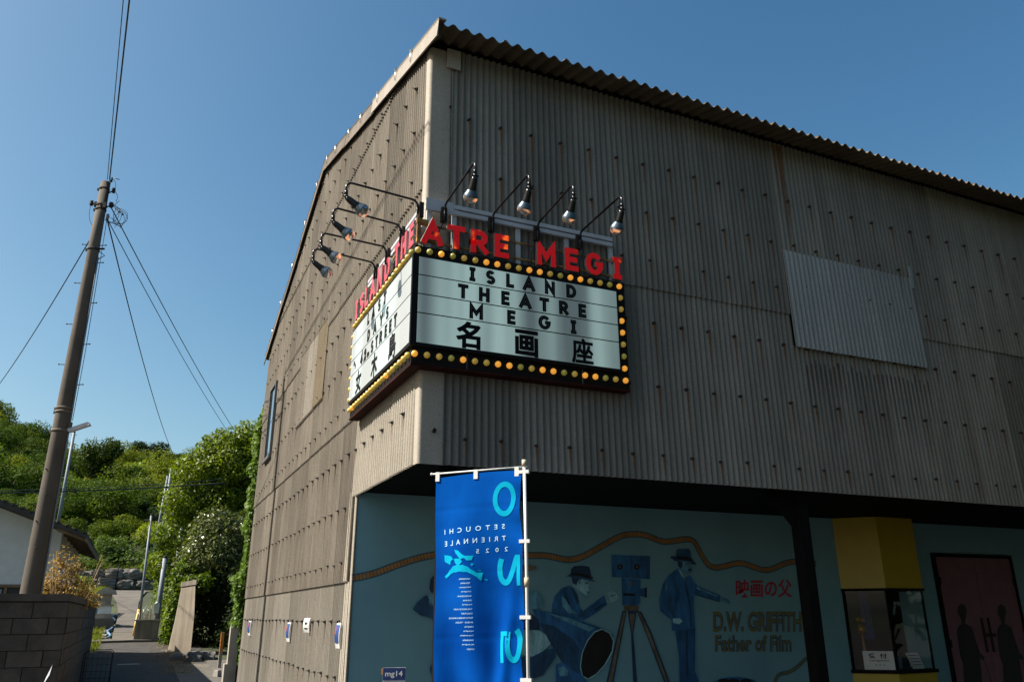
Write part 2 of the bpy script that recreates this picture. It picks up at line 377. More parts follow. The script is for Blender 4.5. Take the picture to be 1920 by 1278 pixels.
MURAL=[('fedora', 'deep', [(2.299, 1.886), (2.365, 1.921), (2.438, 1.903), (2.53, 1.889), (2.622, 1.859), (2.663, 1.833), (2.603, 1.84), (2.51, 1.861), (2.4, 1.876)]), ('fedora', 'navy', [(2.355, 1.899), (2.362, 1.965), (2.404, 1.994), (2.497, 2.002), (2.591, 1.992), (2.607, 1.937), (2.617, 1.862), (2.493, 1.885)]), ('face', 'pale', [(2.381, 1.872), (2.557, 1.855), (2.598, 1.824), (2.585, 1.765), (2.598, 1.741), (2.57, 1.726), (2.555, 1.687), (2.484, 1.674), (2.458, 1.702), (2.432, 1.748), (2.387, 1.779)]), ('hair', 'navy', [(2.367, 1.879), (2.482, 1.862), (2.472, 1.826), (2.435, 1.833), (2.425, 1.794), (2.379, 1.817)]), ('jacket', 'blue', [(2.333, 1.794), (2.43, 1.702), (2.446, 1.625), (2.462, 1.564), (2.497, 1.534), (2.592, 1.595), (2.765, 1.696), (2.798, 1.595), (2.644, 1.503), (2.493, 1.435), (2.331, 1.459), (2.153, 1.49), (2.108, 1.446), (2.12, 1.595), (2.158, 1.686), (2.241, 1.762)]), ('collar', 'deep', [(2.333, 1.794), (2.387, 1.763), (2.43, 1.702), (2.449, 1.618), (2.426, 1.595), (2.375, 1.702)]), ('jacket_fold', 'deep', [(2.461, 1.549), (2.497, 1.525), (2.61, 1.587), (2.706, 1.633), (2.618, 1.556), (2.513, 1.473), (2.422, 1.466)]), ('jacket_fold', 'teal', [(2.239, 1.686), (2.301, 1.64), (2.352, 1.549), (2.423, 1.504), (2.315, 1.512), (2.245, 1.58)]), ('hand', 'pale', [(2.781, 1.703), (2.805, 1.722), (2.853, 1.738), (2.919, 1.72), (2.954, 1.665), (2.895, 1.633), (2.799, 1.607)]), ('camera_magazine', 'blue', [(2.878, 2.126), (3.113, 2.123), (3.103, 1.88), (2.871, 1.885)]), ('camera_magazine', 'blue2', [(3.119, 2.124), (3.389, 2.121), (3.366, 1.867), (3.109, 1.88)]), ('camera_magazine', 'deep', [(3.338, 2.122), (3.393, 2.118), (3.368, 1.866), (3.324, 1.87)]), ('magazine_hub', 'black', [(3.02, 1.997), (3.014, 1.981), (3.0, 1.97), (2.981, 1.965), (2.963, 1.969), (2.95, 1.98), (2.946, 1.995), (2.952, 2.011), (2.966, 2.022), (2.985, 2.027), (3.003, 2.023), (3.016, 2.012)]), ('magazine_hub', 'brown', [(2.999, 1.996), (2.994, 1.987), (2.982, 1.983), (2.972, 1.987), (2.968, 1.996), (2.973, 2.005), (2.984, 2.009), (2.995, 2.005)]), ('magazine_hub', 'black', [(3.242, 2.0), (3.236, 1.985), (3.221, 1.973), (3.202, 1.969), (3.183, 1.973), (3.17, 1.984), (3.166, 1.999), (3.172, 2.015), (3.187, 2.026), (3.206, 2.031), (3.224, 2.027), (3.238, 2.016)]), ('magazine_hub', 'brown', [(3.22, 2.0), (3.214, 1.991), (3.203, 1.987), (3.192, 1.99), (3.188, 1.999), (3.193, 2.009), (3.205, 2.013), (3.216, 2.009)]), ('camera_body', 'blue', [(2.996, 1.876), (3.244, 1.866), (3.223, 1.618), (3.182, 1.586), (2.988, 1.591)]), ('camera_lens', 'blue2', [(3.199, 1.758), (3.294, 1.773), (3.287, 1.677), (3.195, 1.697)]), ('camera_lens', 'black', [(3.294, 1.778), (3.32, 1.778), (3.312, 1.669), (3.286, 1.674)]), ('camera_slot', 'black', [(3.006, 1.717), (3.157, 1.713), (3.155, 1.686), (3.004, 1.689)]), ('camera_dial', 'brown', [(3.133, 1.82), (3.125, 1.801), (3.108, 1.794), (3.091, 1.801), (3.086, 1.819), (3.094, 1.837), (3.111, 1.845), (3.127, 1.838)]), ('tripod_head', 'brown', [(2.998, 1.587), (3.202, 1.586), (3.188, 1.531), (3.004, 1.537)]), ('tripod_leg', 'navy', [(2.985, 1.532), (3.039, 1.532), (2.827, 0.803), (2.739, 0.807)]), ('tripod_leg', 'navy', [(3.052, 1.532), (3.169, 1.531), (3.109, 1.299), (3.125, 0.793), (3.076, 0.794), (3.08, 1.299)]), ('tripod_leg', 'navy', [(3.169, 1.531), (3.227, 1.523), (3.348, 1.295), (3.552, 0.777), (3.478, 0.78), (3.291, 1.25)]), ('tripod_timber', 'brown', [(2.995, 1.513), (3.022, 1.513), (2.805, 0.804), (2.761, 0.806)]), ('tripod_timber', 'brown', [(3.073, 1.497), (3.143, 1.497), (3.098, 1.314), (3.091, 1.314)]), ('tripod_timber', 'brown', [(3.183, 1.516), (3.212, 1.508), (3.329, 1.288), (3.527, 0.778), (3.497, 0.779), (3.303, 1.25)]), ('fedora', 'navy', [(3.661, 2.111), (3.683, 2.13), (3.745, 2.124), (3.831, 2.098), (3.947, 2.092), (3.998, 2.076), (4.027, 2.039), (3.952, 2.041), (3.85, 2.073), (3.724, 2.074)]), ('fedora', 'deep', [(3.737, 2.101), (3.76, 2.197), (3.799, 2.213), (3.841, 2.208), (3.884, 2.217), (3.947, 2.207), (3.956, 2.126), (3.966, 2.075), (3.851, 2.09)]), ('face', 'teal', [(3.777, 2.08), (3.944, 2.066), (3.96, 2.008), (3.943, 1.94), (3.888, 1.923), (3.818, 1.955), (3.77, 2.004)]), ('hair', 'navy', [(3.762, 2.079), (3.828, 2.069), (3.824, 2.022), (3.796, 1.988), (3.765, 2.021)]), ('moustache', 'navy', [(3.892, 1.986), (3.953, 1.999), (3.95, 1.967), (3.902, 1.96)]), ('jacket', 'blue', [(3.759, 1.996), (3.833, 1.889), (3.92, 1.923), (3.966, 1.857), (4.014, 1.8), (4.324, 1.702), (4.316, 1.627), (3.962, 1.708), (3.941, 1.594), (3.937, 1.343), (3.822, 1.329), (3.618, 1.315), (3.618, 1.434), (3.475, 1.53), (3.475, 1.658), (3.538, 1.82), (3.628, 1.919)]), ('jacket_fold', 'deep', [(3.631, 1.707), (3.638, 1.594), (3.67, 1.45), (3.567, 1.546), (3.562, 1.61)]), ('shirt', 'pale', [(3.762, 1.988), (3.801, 1.955), (3.851, 1.856), (3.831, 1.872), (3.784, 1.93)]), ('lapel', 'deep', [(3.836, 1.881), (3.865, 1.79), (3.901, 1.61), (3.897, 1.352), (3.869, 1.349), (3.869, 1.61), (3.833, 1.773)]), ('jacket_fold', 'deep', [(3.975, 1.725), (4.313, 1.635), (4.311, 1.623), (3.962, 1.702)]), ('hand', 'teal', [(4.323, 1.693), (4.428, 1.66), (4.472, 1.618), (4.443, 1.598), (4.327, 1.632)]), ('hand', 'pale', [(3.639, 1.447), (3.731, 1.449), (3.769, 1.417), (3.715, 1.385), (3.635, 1.402)]), ('trousers', 'blue2', [(3.659, 1.323), (3.937, 1.343), (3.887, 0.896), (3.941, 0.763), (3.67, 0.773), (3.686, 1.056)]), ('trouser_crease', 'navy', [(3.805, 1.321), (3.826, 1.321), (3.786, 0.837), (3.76, 0.838)]), ('megaphone', 'blue', [(1.884, 1.551), (1.953, 1.544), (2.164, 1.506), (2.485, 1.428), (2.721, 1.35), (2.849, 1.288), (2.82, 1.108), (2.682, 0.934), (2.498, 0.86), (2.375, 0.9), (2.204, 1.049), (2.086, 1.211), (1.968, 1.389)]), ('megaphone_shade', 'deep', [(1.968, 1.418), (2.125, 1.387), (2.352, 1.251), (2.464, 1.116), (2.439, 0.941), (2.375, 0.9), (2.204, 1.049), (2.086, 1.211)]), ('megaphone_shade', 'teal', [(2.04, 1.518), (2.305, 1.46), (2.611, 1.359), (2.554, 1.322), (2.304, 1.415)]), ('megaphone_rim', 'pale', [(2.708, 1.351), (2.812, 1.307), (2.857, 1.227), (2.834, 1.119), (2.732, 0.982), (2.615, 0.891), (2.516, 0.853), (2.446, 0.883), (2.425, 0.985), (2.453, 1.116), (2.525, 1.24), (2.614, 1.324)]), ('megaphone_mouth', 'black', [(2.711, 1.341), (2.801, 1.301), (2.843, 1.224), (2.821, 1.123), (2.722, 0.991), (2.608, 0.9), (2.516, 0.863), (2.457, 0.893), (2.437, 0.985), (2.466, 1.116), (2.534, 1.233), (2.621, 1.314)]), ('hand', 'teal', [(1.834, 1.7), (1.878, 1.73), (1.93, 1.738), (1.991, 1.686), (2.013, 1.581), (1.936, 1.551), (1.849, 1.551)]), ('hair', 'navy', [(1.711, 1.493), (1.883, 1.5), (1.951, 1.448), (1.967, 1.345), (1.88, 1.331), (1.727, 1.348)]), ('face', 'pale', [(1.727, 1.348), (1.95, 1.345), (2.035, 1.3), (2.086, 1.211), (1.98, 1.127), (1.877, 1.086), (1.742, 1.118)]), ('jacket', 'deep', [(1.674, 1.091), (1.877, 1.093), (2.032, 1.154), (2.137, 1.167), (2.143, 1.08), (1.993, 0.912), (1.84, 0.875), (1.673, 0.867)]), ('film_reel', 'blue', [(2.142, 1.008), (2.221, 1.027), (2.273, 1.004), (2.341, 0.944), (2.464, 0.883), (2.514, 0.816), (2.137, 0.83)]), ('film_reel', 'teal', [(2.167, 0.978), (2.237, 0.991), (2.289, 0.946), (2.269, 0.896), (2.182, 0.899)]), ('hat', 'brown', [(1.75, 1.989), (1.891, 1.996), (1.94, 1.977), (1.907, 1.946), (1.819, 1.926), (1.75, 1.94)]), ('hair', 'navy', [(0.752, 1.836), (0.779, 1.866), (0.824, 1.884), (0.89, 1.871), (0.894, 1.703), (0.765, 1.711), (0.745, 1.752)]), ('jacket', 'deep', [(0.577, 1.555), (0.623, 1.62), (0.711, 1.686), (0.748, 1.669), (0.731, 1.603), (0.824, 1.57), (0.934, 1.57), (0.949, 0.909), (0.806, 0.914), (0.767, 1.009), (0.81, 1.087), (0.807, 1.391), (0.781, 1.472), (0.663, 1.497)]), ('hand', 'teal', [(0.725, 1.682), (0.802, 1.703), (0.823, 1.587), (0.759, 1.61)]), ('film_reel', 'blue', [(4.748, 0.726), (4.727, 0.701), (4.673, 0.68), (4.593, 0.666), (4.495, 0.659), (4.391, 0.661), (4.292, 0.671), (4.208, 0.688), (4.147, 0.711), (4.117, 0.736), (4.119, 0.761), (4.155, 0.784), (4.22, 0.802), (4.308, 0.813), (4.409, 0.816), (4.513, 0.811), (4.609, 0.797), (4.685, 0.777), (4.733, 0.752)]), ('reel_hole', 'black', [(4.342, 0.772), (4.327, 0.757), (4.292, 0.748), (4.248, 0.747), (4.208, 0.755), (4.186, 0.769), (4.187, 0.785), (4.213, 0.798), (4.254, 0.803), (4.298, 0.799), (4.331, 0.788)]), ('reel_hole', 'black', [(4.49, 0.767), (4.475, 0.752), (4.44, 0.743), (4.395, 0.742), (4.354, 0.75), (4.332, 0.764), (4.333, 0.78), (4.359, 0.793), (4.401, 0.798), (4.446, 0.794), (4.479, 0.782)]), ('reel_hole', 'black', [(4.661, 0.761), (4.646, 0.746), (4.61, 0.736), (4.564, 0.736), (4.524, 0.744), (4.501, 0.758), (4.502, 0.774), (4.529, 0.787), (4.571, 0.792), (4.616, 0.788), (4.65, 0.776)]), ('face_line', 'deep', [(2.52, 1.823), (2.557, 1.825), (2.559, 1.816), (2.521, 1.812)]), ('face_line', 'teal', [(2.559, 1.78), (2.596, 1.773), (2.573, 1.762), (2.547, 1.764)]), ('face_line', 'deep', [(2.533, 1.724), (2.572, 1.73), (2.57, 1.723), (2.534, 1.716)]), ('ear', 'teal', [(2.432, 1.854), (2.464, 1.851), (2.464, 1.813), (2.441, 1.804), (2.429, 1.826)]), ('jaw_shade', 'teal', [(2.432, 1.756), (2.486, 1.702), (2.55, 1.69), (2.521, 1.678), (2.481, 1.674), (2.449, 1.702)]), ('hatband', 'black', [(2.359, 1.921), (2.438, 1.922), (2.618, 1.882), (2.615, 1.862), (2.493, 1.885), (2.419, 1.9), (2.355, 1.899)]), ('face_line', 'navy', [(3.865, 2.053), (3.932, 2.051), (3.931, 2.042), (3.864, 2.043)]), ('hatband', 'black', [(3.741, 2.124), (3.876, 2.124), (3.962, 2.099), (3.965, 2.078), (3.851, 2.09), (3.739, 2.101)]), ('jacket_fold', 'navy', [(2.259, 1.747), (2.284, 1.686), (2.326, 1.595), (2.313, 1.587), (2.269, 1.663)]), ('jacket_fold', 'navy', [(2.609, 1.549), (2.761, 1.618), (2.765, 1.607), (2.63, 1.533)]), ('jacket_fold', 'teal', [(3.592, 1.853), (3.561, 1.723), (3.577, 1.594), (3.564, 1.691), (3.551, 1.771)]), ('jacket_fold', 'teal', [(3.992, 1.791), (4.28, 1.693), (4.274, 1.68), (3.989, 1.766)]), ('finger_line', 'deep', [(2.822, 1.688), (2.899, 1.704), (2.903, 1.698), (2.825, 1.68)]), ('finger_line', 'deep', [(4.364, 1.668), (4.445, 1.618), (4.438, 1.612), (4.357, 1.662)])]
MTEXT={'jp': [(4.562, 1.674), (5.42, 1.676), (4.587, 1.881), (5.453, 1.891)], 'dw': [(4.19, 1.297), (5.515, 1.279), (4.214, 1.523), (5.554, 1.518)], 'fa': [(4.192, 1.084), (5.323, 1.058), (4.212, 1.267), (5.353, 1.251)]}
SIL=[[(8.363, 1.606), (8.435, 1.585), (8.453, 1.514), (8.406, 1.422), (8.371, 1.352), (8.497, 1.3), (8.519, 1.159), (8.562, 0.978), (8.638, 0.917), (8.611, 0.878), (8.542, 0.909), (8.498, 0.597), (8.151, 0.61), (8.196, 0.83), (8.168, 0.948), (8.181, 1.243), (8.218, 1.303), (8.309, 1.352), (8.304, 1.413), (8.267, 1.484), (8.289, 1.565)], [(9.163, 1.595), (9.239, 1.574), (9.259, 1.511), (9.207, 1.417), (9.168, 1.344), (9.3, 1.291), (9.321, 1.146), (9.361, 0.96), (9.423, 0.897), (9.397, 0.867), (9.338, 0.889), (9.3, 0.568), (8.917, 0.582), (8.971, 0.808), (8.943, 0.929), (8.977, 1.233), (9.022, 1.294), (9.109, 1.345), (9.096, 1.407), (9.065, 1.48), (9.097, 1.564)]]
CANE=[[(8.592, 0.898), (8.64, 0.818), (8.658, 0.719), (8.676, 0.591)], [(9.377, 0.878), (9.407, 0.796), (9.433, 0.674), (9.447, 0.563)]]
BAN={'corners': [(0.6157, -0.0203), (0.0536, -0.012), (0.5591, 1.2369), (0.0109, 1.2259)], 'pole': [(0.0031, -0.0493), (-0.0186, 1.2253)], 'O': [(0.2038, 0.0604), (0.0434, 0.0699), (0.2034, 0.2733), (0.0453, 0.2804)], 'two': [(0.1834, 0.5071), (0.01, 0.5121), (0.1833, 0.6894), (0.012, 0.6922)], 'five': [(0.1553, 0.9424), (-0.0038, 0.9423), (0.1556, 1.1283), (-0.0015, 1.1263)], 'set': [(0.5432, 0.3348), (0.1229, 0.3249), (0.5424, 0.3675), (0.123, 0.3515)], 'tri': [(0.539, 0.4087), (0.122, 0.3938), (0.5383, 0.4379), (0.1221, 0.4169)], 'y25': [(0.3154, 0.4664), (0.1119, 0.4592), (0.3151, 0.4896), (0.1121, 0.4832)], 'n0': [(0.4452, 0.6466), (0.3604, 0.6482)], 'n16': [(0.3874, 1.0562), (0.3304, 1.0528)], 'clips': [(0.6044, -0.0301), (0.339, -0.0236), (0.0572, -0.019)], 'land1': [(0.4698, 0.4619), (0.4357, 0.4715), (0.4161, 0.4893), (0.3967, 0.501), (0.3345, 0.5028), (0.3438, 0.5297), (0.3771, 0.5305), (0.4013, 0.5154), (0.4253, 0.519), (0.4448, 0.5013), (0.4597, 0.4837)], 'land2': [(0.5521, 0.4896), (0.5276, 0.492), (0.5031, 0.4979), (0.4784, 0.5175), (0.5024, 0.5297), (0.5068, 0.551), (0.5264, 0.542), (0.5462, 0.5329)], 'land3': [(0.5489, 0.6182), (0.5109, 0.5851), (0.4871, 0.5643), (0.4631, 0.5564), (0.4055, 0.5553), (0.367, 0.5732), (0.3193, 0.6063), (0.2769, 0.6072), (0.2815, 0.6238), (0.2907, 0.6528), (0.3096, 0.64), (0.3381, 0.6185), (0.3858, 0.5981), (0.4432, 0.5951), (0.4912, 0.6025), (0.5389, 0.6329)], 'land4': [(0.4736, 0.5177), (0.4253, 0.5147), (0.4106, 0.5365), (0.4437, 0.5654), (0.4634, 0.5436)], 'land5': [(0.353, 0.5507), (0.3369, 0.5486), (0.3387, 0.5621), (0.35, 0.5635)], 'land6': [(0.31, 0.5855), (0.2893, 0.5885), (0.2929, 0.6002), (0.308, 0.5981)], 'land7': [(0.272, 0.6407), (0.2486, 0.6478), (0.2533, 0.6544), (0.2701, 0.6474)]}
# ---------------------------------------------------------------- corrugated building
SL = 0.30; ZE = 6.70; YR = 5.13; YB = 10.2
def roofz(y): return ZE+SL*min(y, 2*YR-y)
FX = lambda u, z, d: (u, -d, z)          # front wall coordinates: d is outwards
FY = lambda u, z, d: (-d, u, z)          # side wall coordinates
bld = thing('corrugated_building', 'big warehouse clad in weathered corrugated cement sheets with overhanging upper storey', 'building', (0, 0, 0))
def sheet_mesh(u0, u1, ub, W, pitch, zb, zt, fn, amp=0.0115, seg=8, thick=0.009, tilt=0.018, lap=0.007):
    """corrugated sheet from u0 to u1 (sheet's own origin ub, width W); zt may be a function of u"""
    nw = int(round((u1-u0)/pitch*seg)); nw = max(2, nw); vs = []; fs = []
    for i in range(nw+1):
        u = u0+(u1-u0)*i/nw; d = 0.016+amp*math.cos(2*PI*(u-ub)/pitch)+lap*((u-ub)/W if fn is FY else 1-(u-ub)/W)
        t = zt(u) if callable(zt) else zt
        vs += [(u, t, d), (u, zb, d+tilt), (u, zb, d+tilt-thick), (u, t, d-thick)]
    W_ = [fn(u-ub, z-zb, d) for u, z, d in vs]
    mb = MB()   # front skin, foot edge and end edges kept apart so that the skin's shading stays true
    mb.add([W_[i*4+j] for i in range(nw+1) for j in (0, 1)], [(2*i, 2*i+2, 2*i+3, 2*i+1) for i in range(nw)], 0, True)
    mb.add([W_[i*4+j] for i in range(nw+1) for j in (1, 2)], [(2*i, 2*i+2, 2*i+3, 2*i+1) for i in range(nw)], 0, False)
    mb.add(W_[0:4], [(0, 1, 2, 3)]); mb.add(W_[nw*4:nw*4+4], [(3, 2, 1, 0)]); return mb
_sc = {}
def sheet(wall, fn, u0, u1, ub, W, pitch, zb, zt, mat, key=None, out=0.0, name='corrugated_sheet'):
    if key is not None and key in _sc: me = _sc[key]
    else:
        mb = sheet_mesh(u0, u1, ub, W, pitch, zb, zt, fn, amp=0.017 if fn is FY else 0.0115, thick=0.006 if fn is FY else 0.009)
        me = mb.mesh('sheet', [mat]); bm = bmesh.new(); bm.from_mesh(me); bmesh.ops.recalc_face_normals(bm, faces=bm.faces); bm.to_mesh(me); bm.free()
        for e in me.edges: pass
        if key is not None: _sc[key] = me
    o = link(name, me, wall, fn(ub, zb, out))
    o.rotation_euler = (0, 0, 0)
    return o
# core and walls
mb = MB()
poly = [(0.03, 2.66), (0.03, 6.66), (YR, roofz(YR)-0.06), (YB-0.04, roofz(YB)-0.06), (YB-0.04, 2.66)]
mb.prism(poly, lambda u, z, d: (d, u, z), 0.03, 14.0)
mb.build('wall_core', M_black, bld)
mb = MB(); mb.box((0.03, 1.96, 0.0), (14.0, YB-0.04, 2.655)); mb.build('lower_core', M_black, bld)
def gable_backing(y0, y1, z0):
    mb = MB(); poly = [(y0, z0), (y1, z0)]+[(y, roofz(y)-0.05) for y in (y1, YR, y0)]
    poly = [p for i, p in enumerate(poly)]
    mb.prism(poly, lambda u, z, d: (d, u, z), 0.004, 0.022); return mb
sidew = gable_backing(0.06, YB-0.02, 2.64).build('side_wall', M_black, bld)
lowside = MB(); lowside.box((0.004, 1.93, 0.02), (0.022, YB-0.02, 2.63)); lowside = lowside.build('lower_side_wall', M_black, bld)
frontw = MB(); frontw.box((0.06, 0.004, 2.64), (14.0, 0.022, 6.62)); frontw = frontw.build('front_wall', M_black, bld)
# front sheets
PF = 0.643; pf = PF/10
rr = random.Random(4)
for k in range(0, 21):
    ub = 0.178+PF*k
    for (zb, zt) in ((2.63, 4.60), (4.50, 6.645)):
        sheet(frontw, FX, ub, ub+PF+0.03, ub, PF, pf, zb, zt, M_sheet, ('F', round(zb, 2)))
pw = MB(); pw.box((4.036, -0.034, 4.15), (5.96, -0.030, 5.23)); pw = pw.build('patch_backing', M_black, frontw)
for k in range(3):
    ub = 4.036+0.65*k
    sheet(bld, FX, ub, ub+0.665, ub, 0.65, 0.065, 4.13, 5.25, M_patch, ('P',), out=0.030, name='patch_sheet')
mb = MB(); mb.box((5.985, -0.062, 5.12), (6.03, -0.050, 5.40)); mb.build('flashing', M_patch, bld)
# side sheets
PS = 0.655; ps = PS/10; OB = 0.03
rows = [(0.17, 1.90), (1.81, 3.58), (3.48, 5.22), (5.12, 6.98), (6.88, 9.0)]
for k in range(0, 16):
    ub = OB+PS*k; u0 = ub; u1 = ub+PS+0.03
    if k == 15: u1 = YB+0.02
    for ri, (zb, zt) in enumerate(rows):
        a, b = u0, u1
        if a > YB: continue
        mid = (a+b)/2; top = min(roofz(a), roofz(b))
        inp = (6 <= k <= 8)
        if ri == 0:
            if k < 2: continue
            if k == 2: continue
        if ri == 1 and k < 3:
            if k < 3: zb = 2.63 if k < 3 else zb
        if ri == 3 and inp: zb = 5.26
        if ri == 3 and zb == 5.12 and inp: pass
        if ri == 2 and inp: zt = 4.24
        mat = M_dirty; mk = 'D'
        if ri == 0: mat = M_clean; mk = 'C'
        if ri == 1 and k < 3: mat = M_new; mk = 'N'
        if ri == 2 and k < 3: mat = M_clean if False else M_dirty
        if ri == 3 and k > 9: mk = 'D'
        if a < 0.05: a = 0.05
        if zb >= top-0.02 and zb >= max(roofz(a), roofz(b), roofz(mid))-0.05: continue
        zr = lambda u: roofz(u)-0.03
        if zt > top-0.03:
            if zb > min(roofz(a), roofz(b))-0.1:
                # clip horizontally to where the roof is above the sheet's foot
                ylo = (zb+0.05-ZE)/SL+0.03; yhi = 2*YR-ylo
                a = max(a, ylo+0.02); b = min(b, yhi-0.02)
                if b-a < 0.06: continue
            zz = zt
            f = (lambda zz: (lambda u: min(zz, roofz(u)-0.03)))(zz)
            sheet(sidew, FY, a, b, ub, PS, ps, zb, f, mat)
        else:
            par = sidew if zb > 2.5 else lowside
            key = ('S', mk, round(zb, 2), round(zt, 2)) if (a == ub and b == ub+PS+0.03) else None
            sheet(par, FY, a, b, ub, PS, ps, zb, zt, mat, key)
# narrow newer strip down the edge of the recess
sheet(lowside, FY, 1.885, 2.02, 1.885, 0.20, ps, 0.05, 2.68, M_new, out=-0.002)
sheet(lowside, FY, 2.02, 2.20, 1.885, 0.40, ps, 0.05, 1.90, M_new, out=0.001)
sheet(lowside, FY, 2.02, 2.20, 1.885, 0.40, ps, 1.82, 2.69, M_new, out=0.004)
# ochre repair sheets on the gable
for k in range(3):
    ub = OB+PS*(6+k)
    sheet(sidew, FY, ub, ub+PS+0.02, ub, PS, ps, 4.15, 5.30-0.05*(k == 2), [M_gold, M_clean, M_dirty][k], None, out=0.012, name='repair_sheet')
# hook bolts (small, joined) and rust runs under them
mb = MB(); rust = MB(); uvs = []
def hook(fn, u, z, L=0.05, st=1.0):
    c = fn(u, z, 0.04)
    p0 = Vector(fn(u, z, 0.02)); p1 = Vector(fn(u+rr.uniform(-.004, .004), z+rr.uniform(-.004, .006), 0.036+L))
    mb.tube([p0, p1], 0.0034, 5)
    mb.tube([fn(u, z, 0.026), fn(u, z, 0.048)], [0.021, 0.016], 8)
    mb.tube([fn(u, z, 0.048), fn(u, z, 0.060)], 0.010, 6)
    h_ = rr.uniform(0.18, 0.50)*st
    if fn is FX and z < 2.9: h_ = min(h_, 0.205)
    wd = rr.uniform(0.008, 0.015)
    if fn is FY: wd *= 0.55; h_ *= 0.6
    off = 0.016+0.0137+0.0195+(0.003 if fn is FY else 0)
    a = [fn(u-wd, z, off+0.0005), fn(u+wd, z, off+0.0005), fn(u+wd*0.5, z-h_, off+0.0025), fn(u-wd*0.5, z-h_, off+0.0025)]
    rust.add(a, [(0, 1, 2, 3)]); uvs.append(rr.random())
FR = [2.85, 3.51, 4.14, 4.79, 5.33, 5.89]
for z in FR:
    for k in range(0, 40):
        u = 0.378+0.3215*k; u = 0.178+pf*(3+5*k)
        if z > 3.4 and z < 4.8 and u < 1.95: continue
        if 4.0 < u < 6.0 and 4.2 < z < 5.2: continue
        hook(FX, u, z+rr.uniform(-.008, .008), 0.03, 1.1)
        if z == 2.85: pass
for k in range(0, 40):
    u = 0.178+pf*(3+5*k)
    mb.tube([FX(u, 6.42, 0.02), FX(u, 6.42, 0.032)], 0.006, 5)
SR = [0.93, 1.44, 2.00, 2.555, 3.11, 3.67, 4.21, 4.76, 5.33, 5.87, 6.38, 6.93, 7.45, 7.95]
for z in SR:
    for k in range(0, 31):
        u = OB+ps*(5*k+ (0 if True else 0))+ps*5*0
        u = OB+ps*5*k
        if u < 0.2 or u > YB-0.05 or z > roofz(u)-0.12: continue
        if z < 2.6 and u < 2.25: continue
        if 3.4 < z < 4.4 and u < 1.95: continue
        if 8.35 < u < 9.15 and 4.15 < z < 5.6: continue
        hook(FY, u, z+rr.uniform(-.008, .008), rr.uniform(0.03, 0.055), 1.0)
for z in (4.85, 4.30):
    for x in (4.31, 4.63, 4.94, 5.26, 5.58, 5.91):
        mb.tube([FX(x, z, 0.04), FX(x, z, 0.062)], 0.011, 7)
o = mb.build('hook_bolts', M_bolt, bld, fix=False); tag(o, kind='stuff')
def runmat():
    m, nt, b = newmat('rust_run')
    uv = N(nt, 'ShaderNodeUVMap'); sp = N(nt, 'ShaderNodeSeparateXYZ'); nt.links.new(uv.outputs[0], sp.inputs[0])
    b.inputs['Base Color'].default_value = (0.20, 0.078, 0.020, 1); b.inputs['Roughness'].default_value = 0.9
    n = noisetex(nt, 30, 3, 0.6, (1, 1, 0.3), rnd=False)
    m1 = N(nt, 'ShaderNodeMath', operation='POWER'); m1.inputs[1].default_value = 0.7; nt.links.new(sp.outputs[1], m1.inputs[0])
    m2 = N(nt, 'ShaderNodeMath', operation='MULTIPLY'); nt.links.new(m1.outputs[0], m2.inputs[0]); nt.links.new(ramp(nt, n, [(0.3, 0.6), (0.7, 1.0)]), m2.inputs[1])
    m3 = N(nt, 'ShaderNodeMath', operation='MULTIPLY'); nt.links.new(m2.outputs[0], m3.inputs[0]); nt.links.new(sp.outputs[0], m3.inputs[1])
    nt.links.new(m3.outputs[0], b.inputs['Alpha']); return m
M_run = runmat()
me = rust.mesh('rust', [M_run]); ul = me.uv_layers.new(name='UVMap')
for i, p in enumerate(me.polygons):
    s_ = 0.7+0.3*uvs[i]
    for j, li in enumerate(p.loop_indices): ul.data[li].uv = (s_, 1.0 if j < 2 else 0.0)
o = link('rust_runs', me, bld); tag(o, kind='stuff')
# wide rust run high on the front wall
mb = MB()
for (x, w_, z0) in ((4.19, 0.036, 5.30), (4.115, 0.020, 5.75)):
    mb.add([FX(x-w_, 6.60, 0.043), FX(x+w_, 6.60, 0.043), FX(x+w_*0.4, z0, 0.051), FX(x-w_*0.4, z0, 0.051)], [(0, 1, 2, 3)])
me = mb.mesh('rust', [M_run]); ul = me.uv_layers.new(name='UVMap')
for p in me.polygons:
    for j, li in enumerate(p.loop_indices): ul.data[li].uv = (1.0, 1.0 if j < 2 else 0.15)
link('rust_stain', me, bld)
# dark water stains washed down from the repair patch
mb = MB(); sd_ = []
for i in range(30):
    x = 0.178+pf*(round((4.15+i*0.062-0.178)/pf)+0.5); h_ = rr.uniform(0.25, 0.95); w_ = 0.016; z1 = 4.05-rr.uniform(0, .12)
    mb.add([FX(x-w_, z1, 0.030), FX(x+w_, z1, 0.030), FX(x+w_*.6, z1-h_, 0.036), FX(x-w_*.6, z1-h_, 0.036)], [(0, 1, 2, 3)])
me = mb.mesh('stain', [None]); ul = me.uv_layers.new(name='UVMap')
for p_ in me.polygons:
    for j, li in enumerate(p_.loop_indices): ul.data[li].uv = (0.5, 1.0 if j < 2 else 0.0)
M_wash = M_run.copy(); M_wash.node_tree.nodes['Principled BSDF'].inputs['Base Color'].default_value = (0.035, 0.036, 0.035, 1)
me.materials.clear(); me.materials.append(M_wash)
tag(link('water_stains', me, bld), kind='stuff')
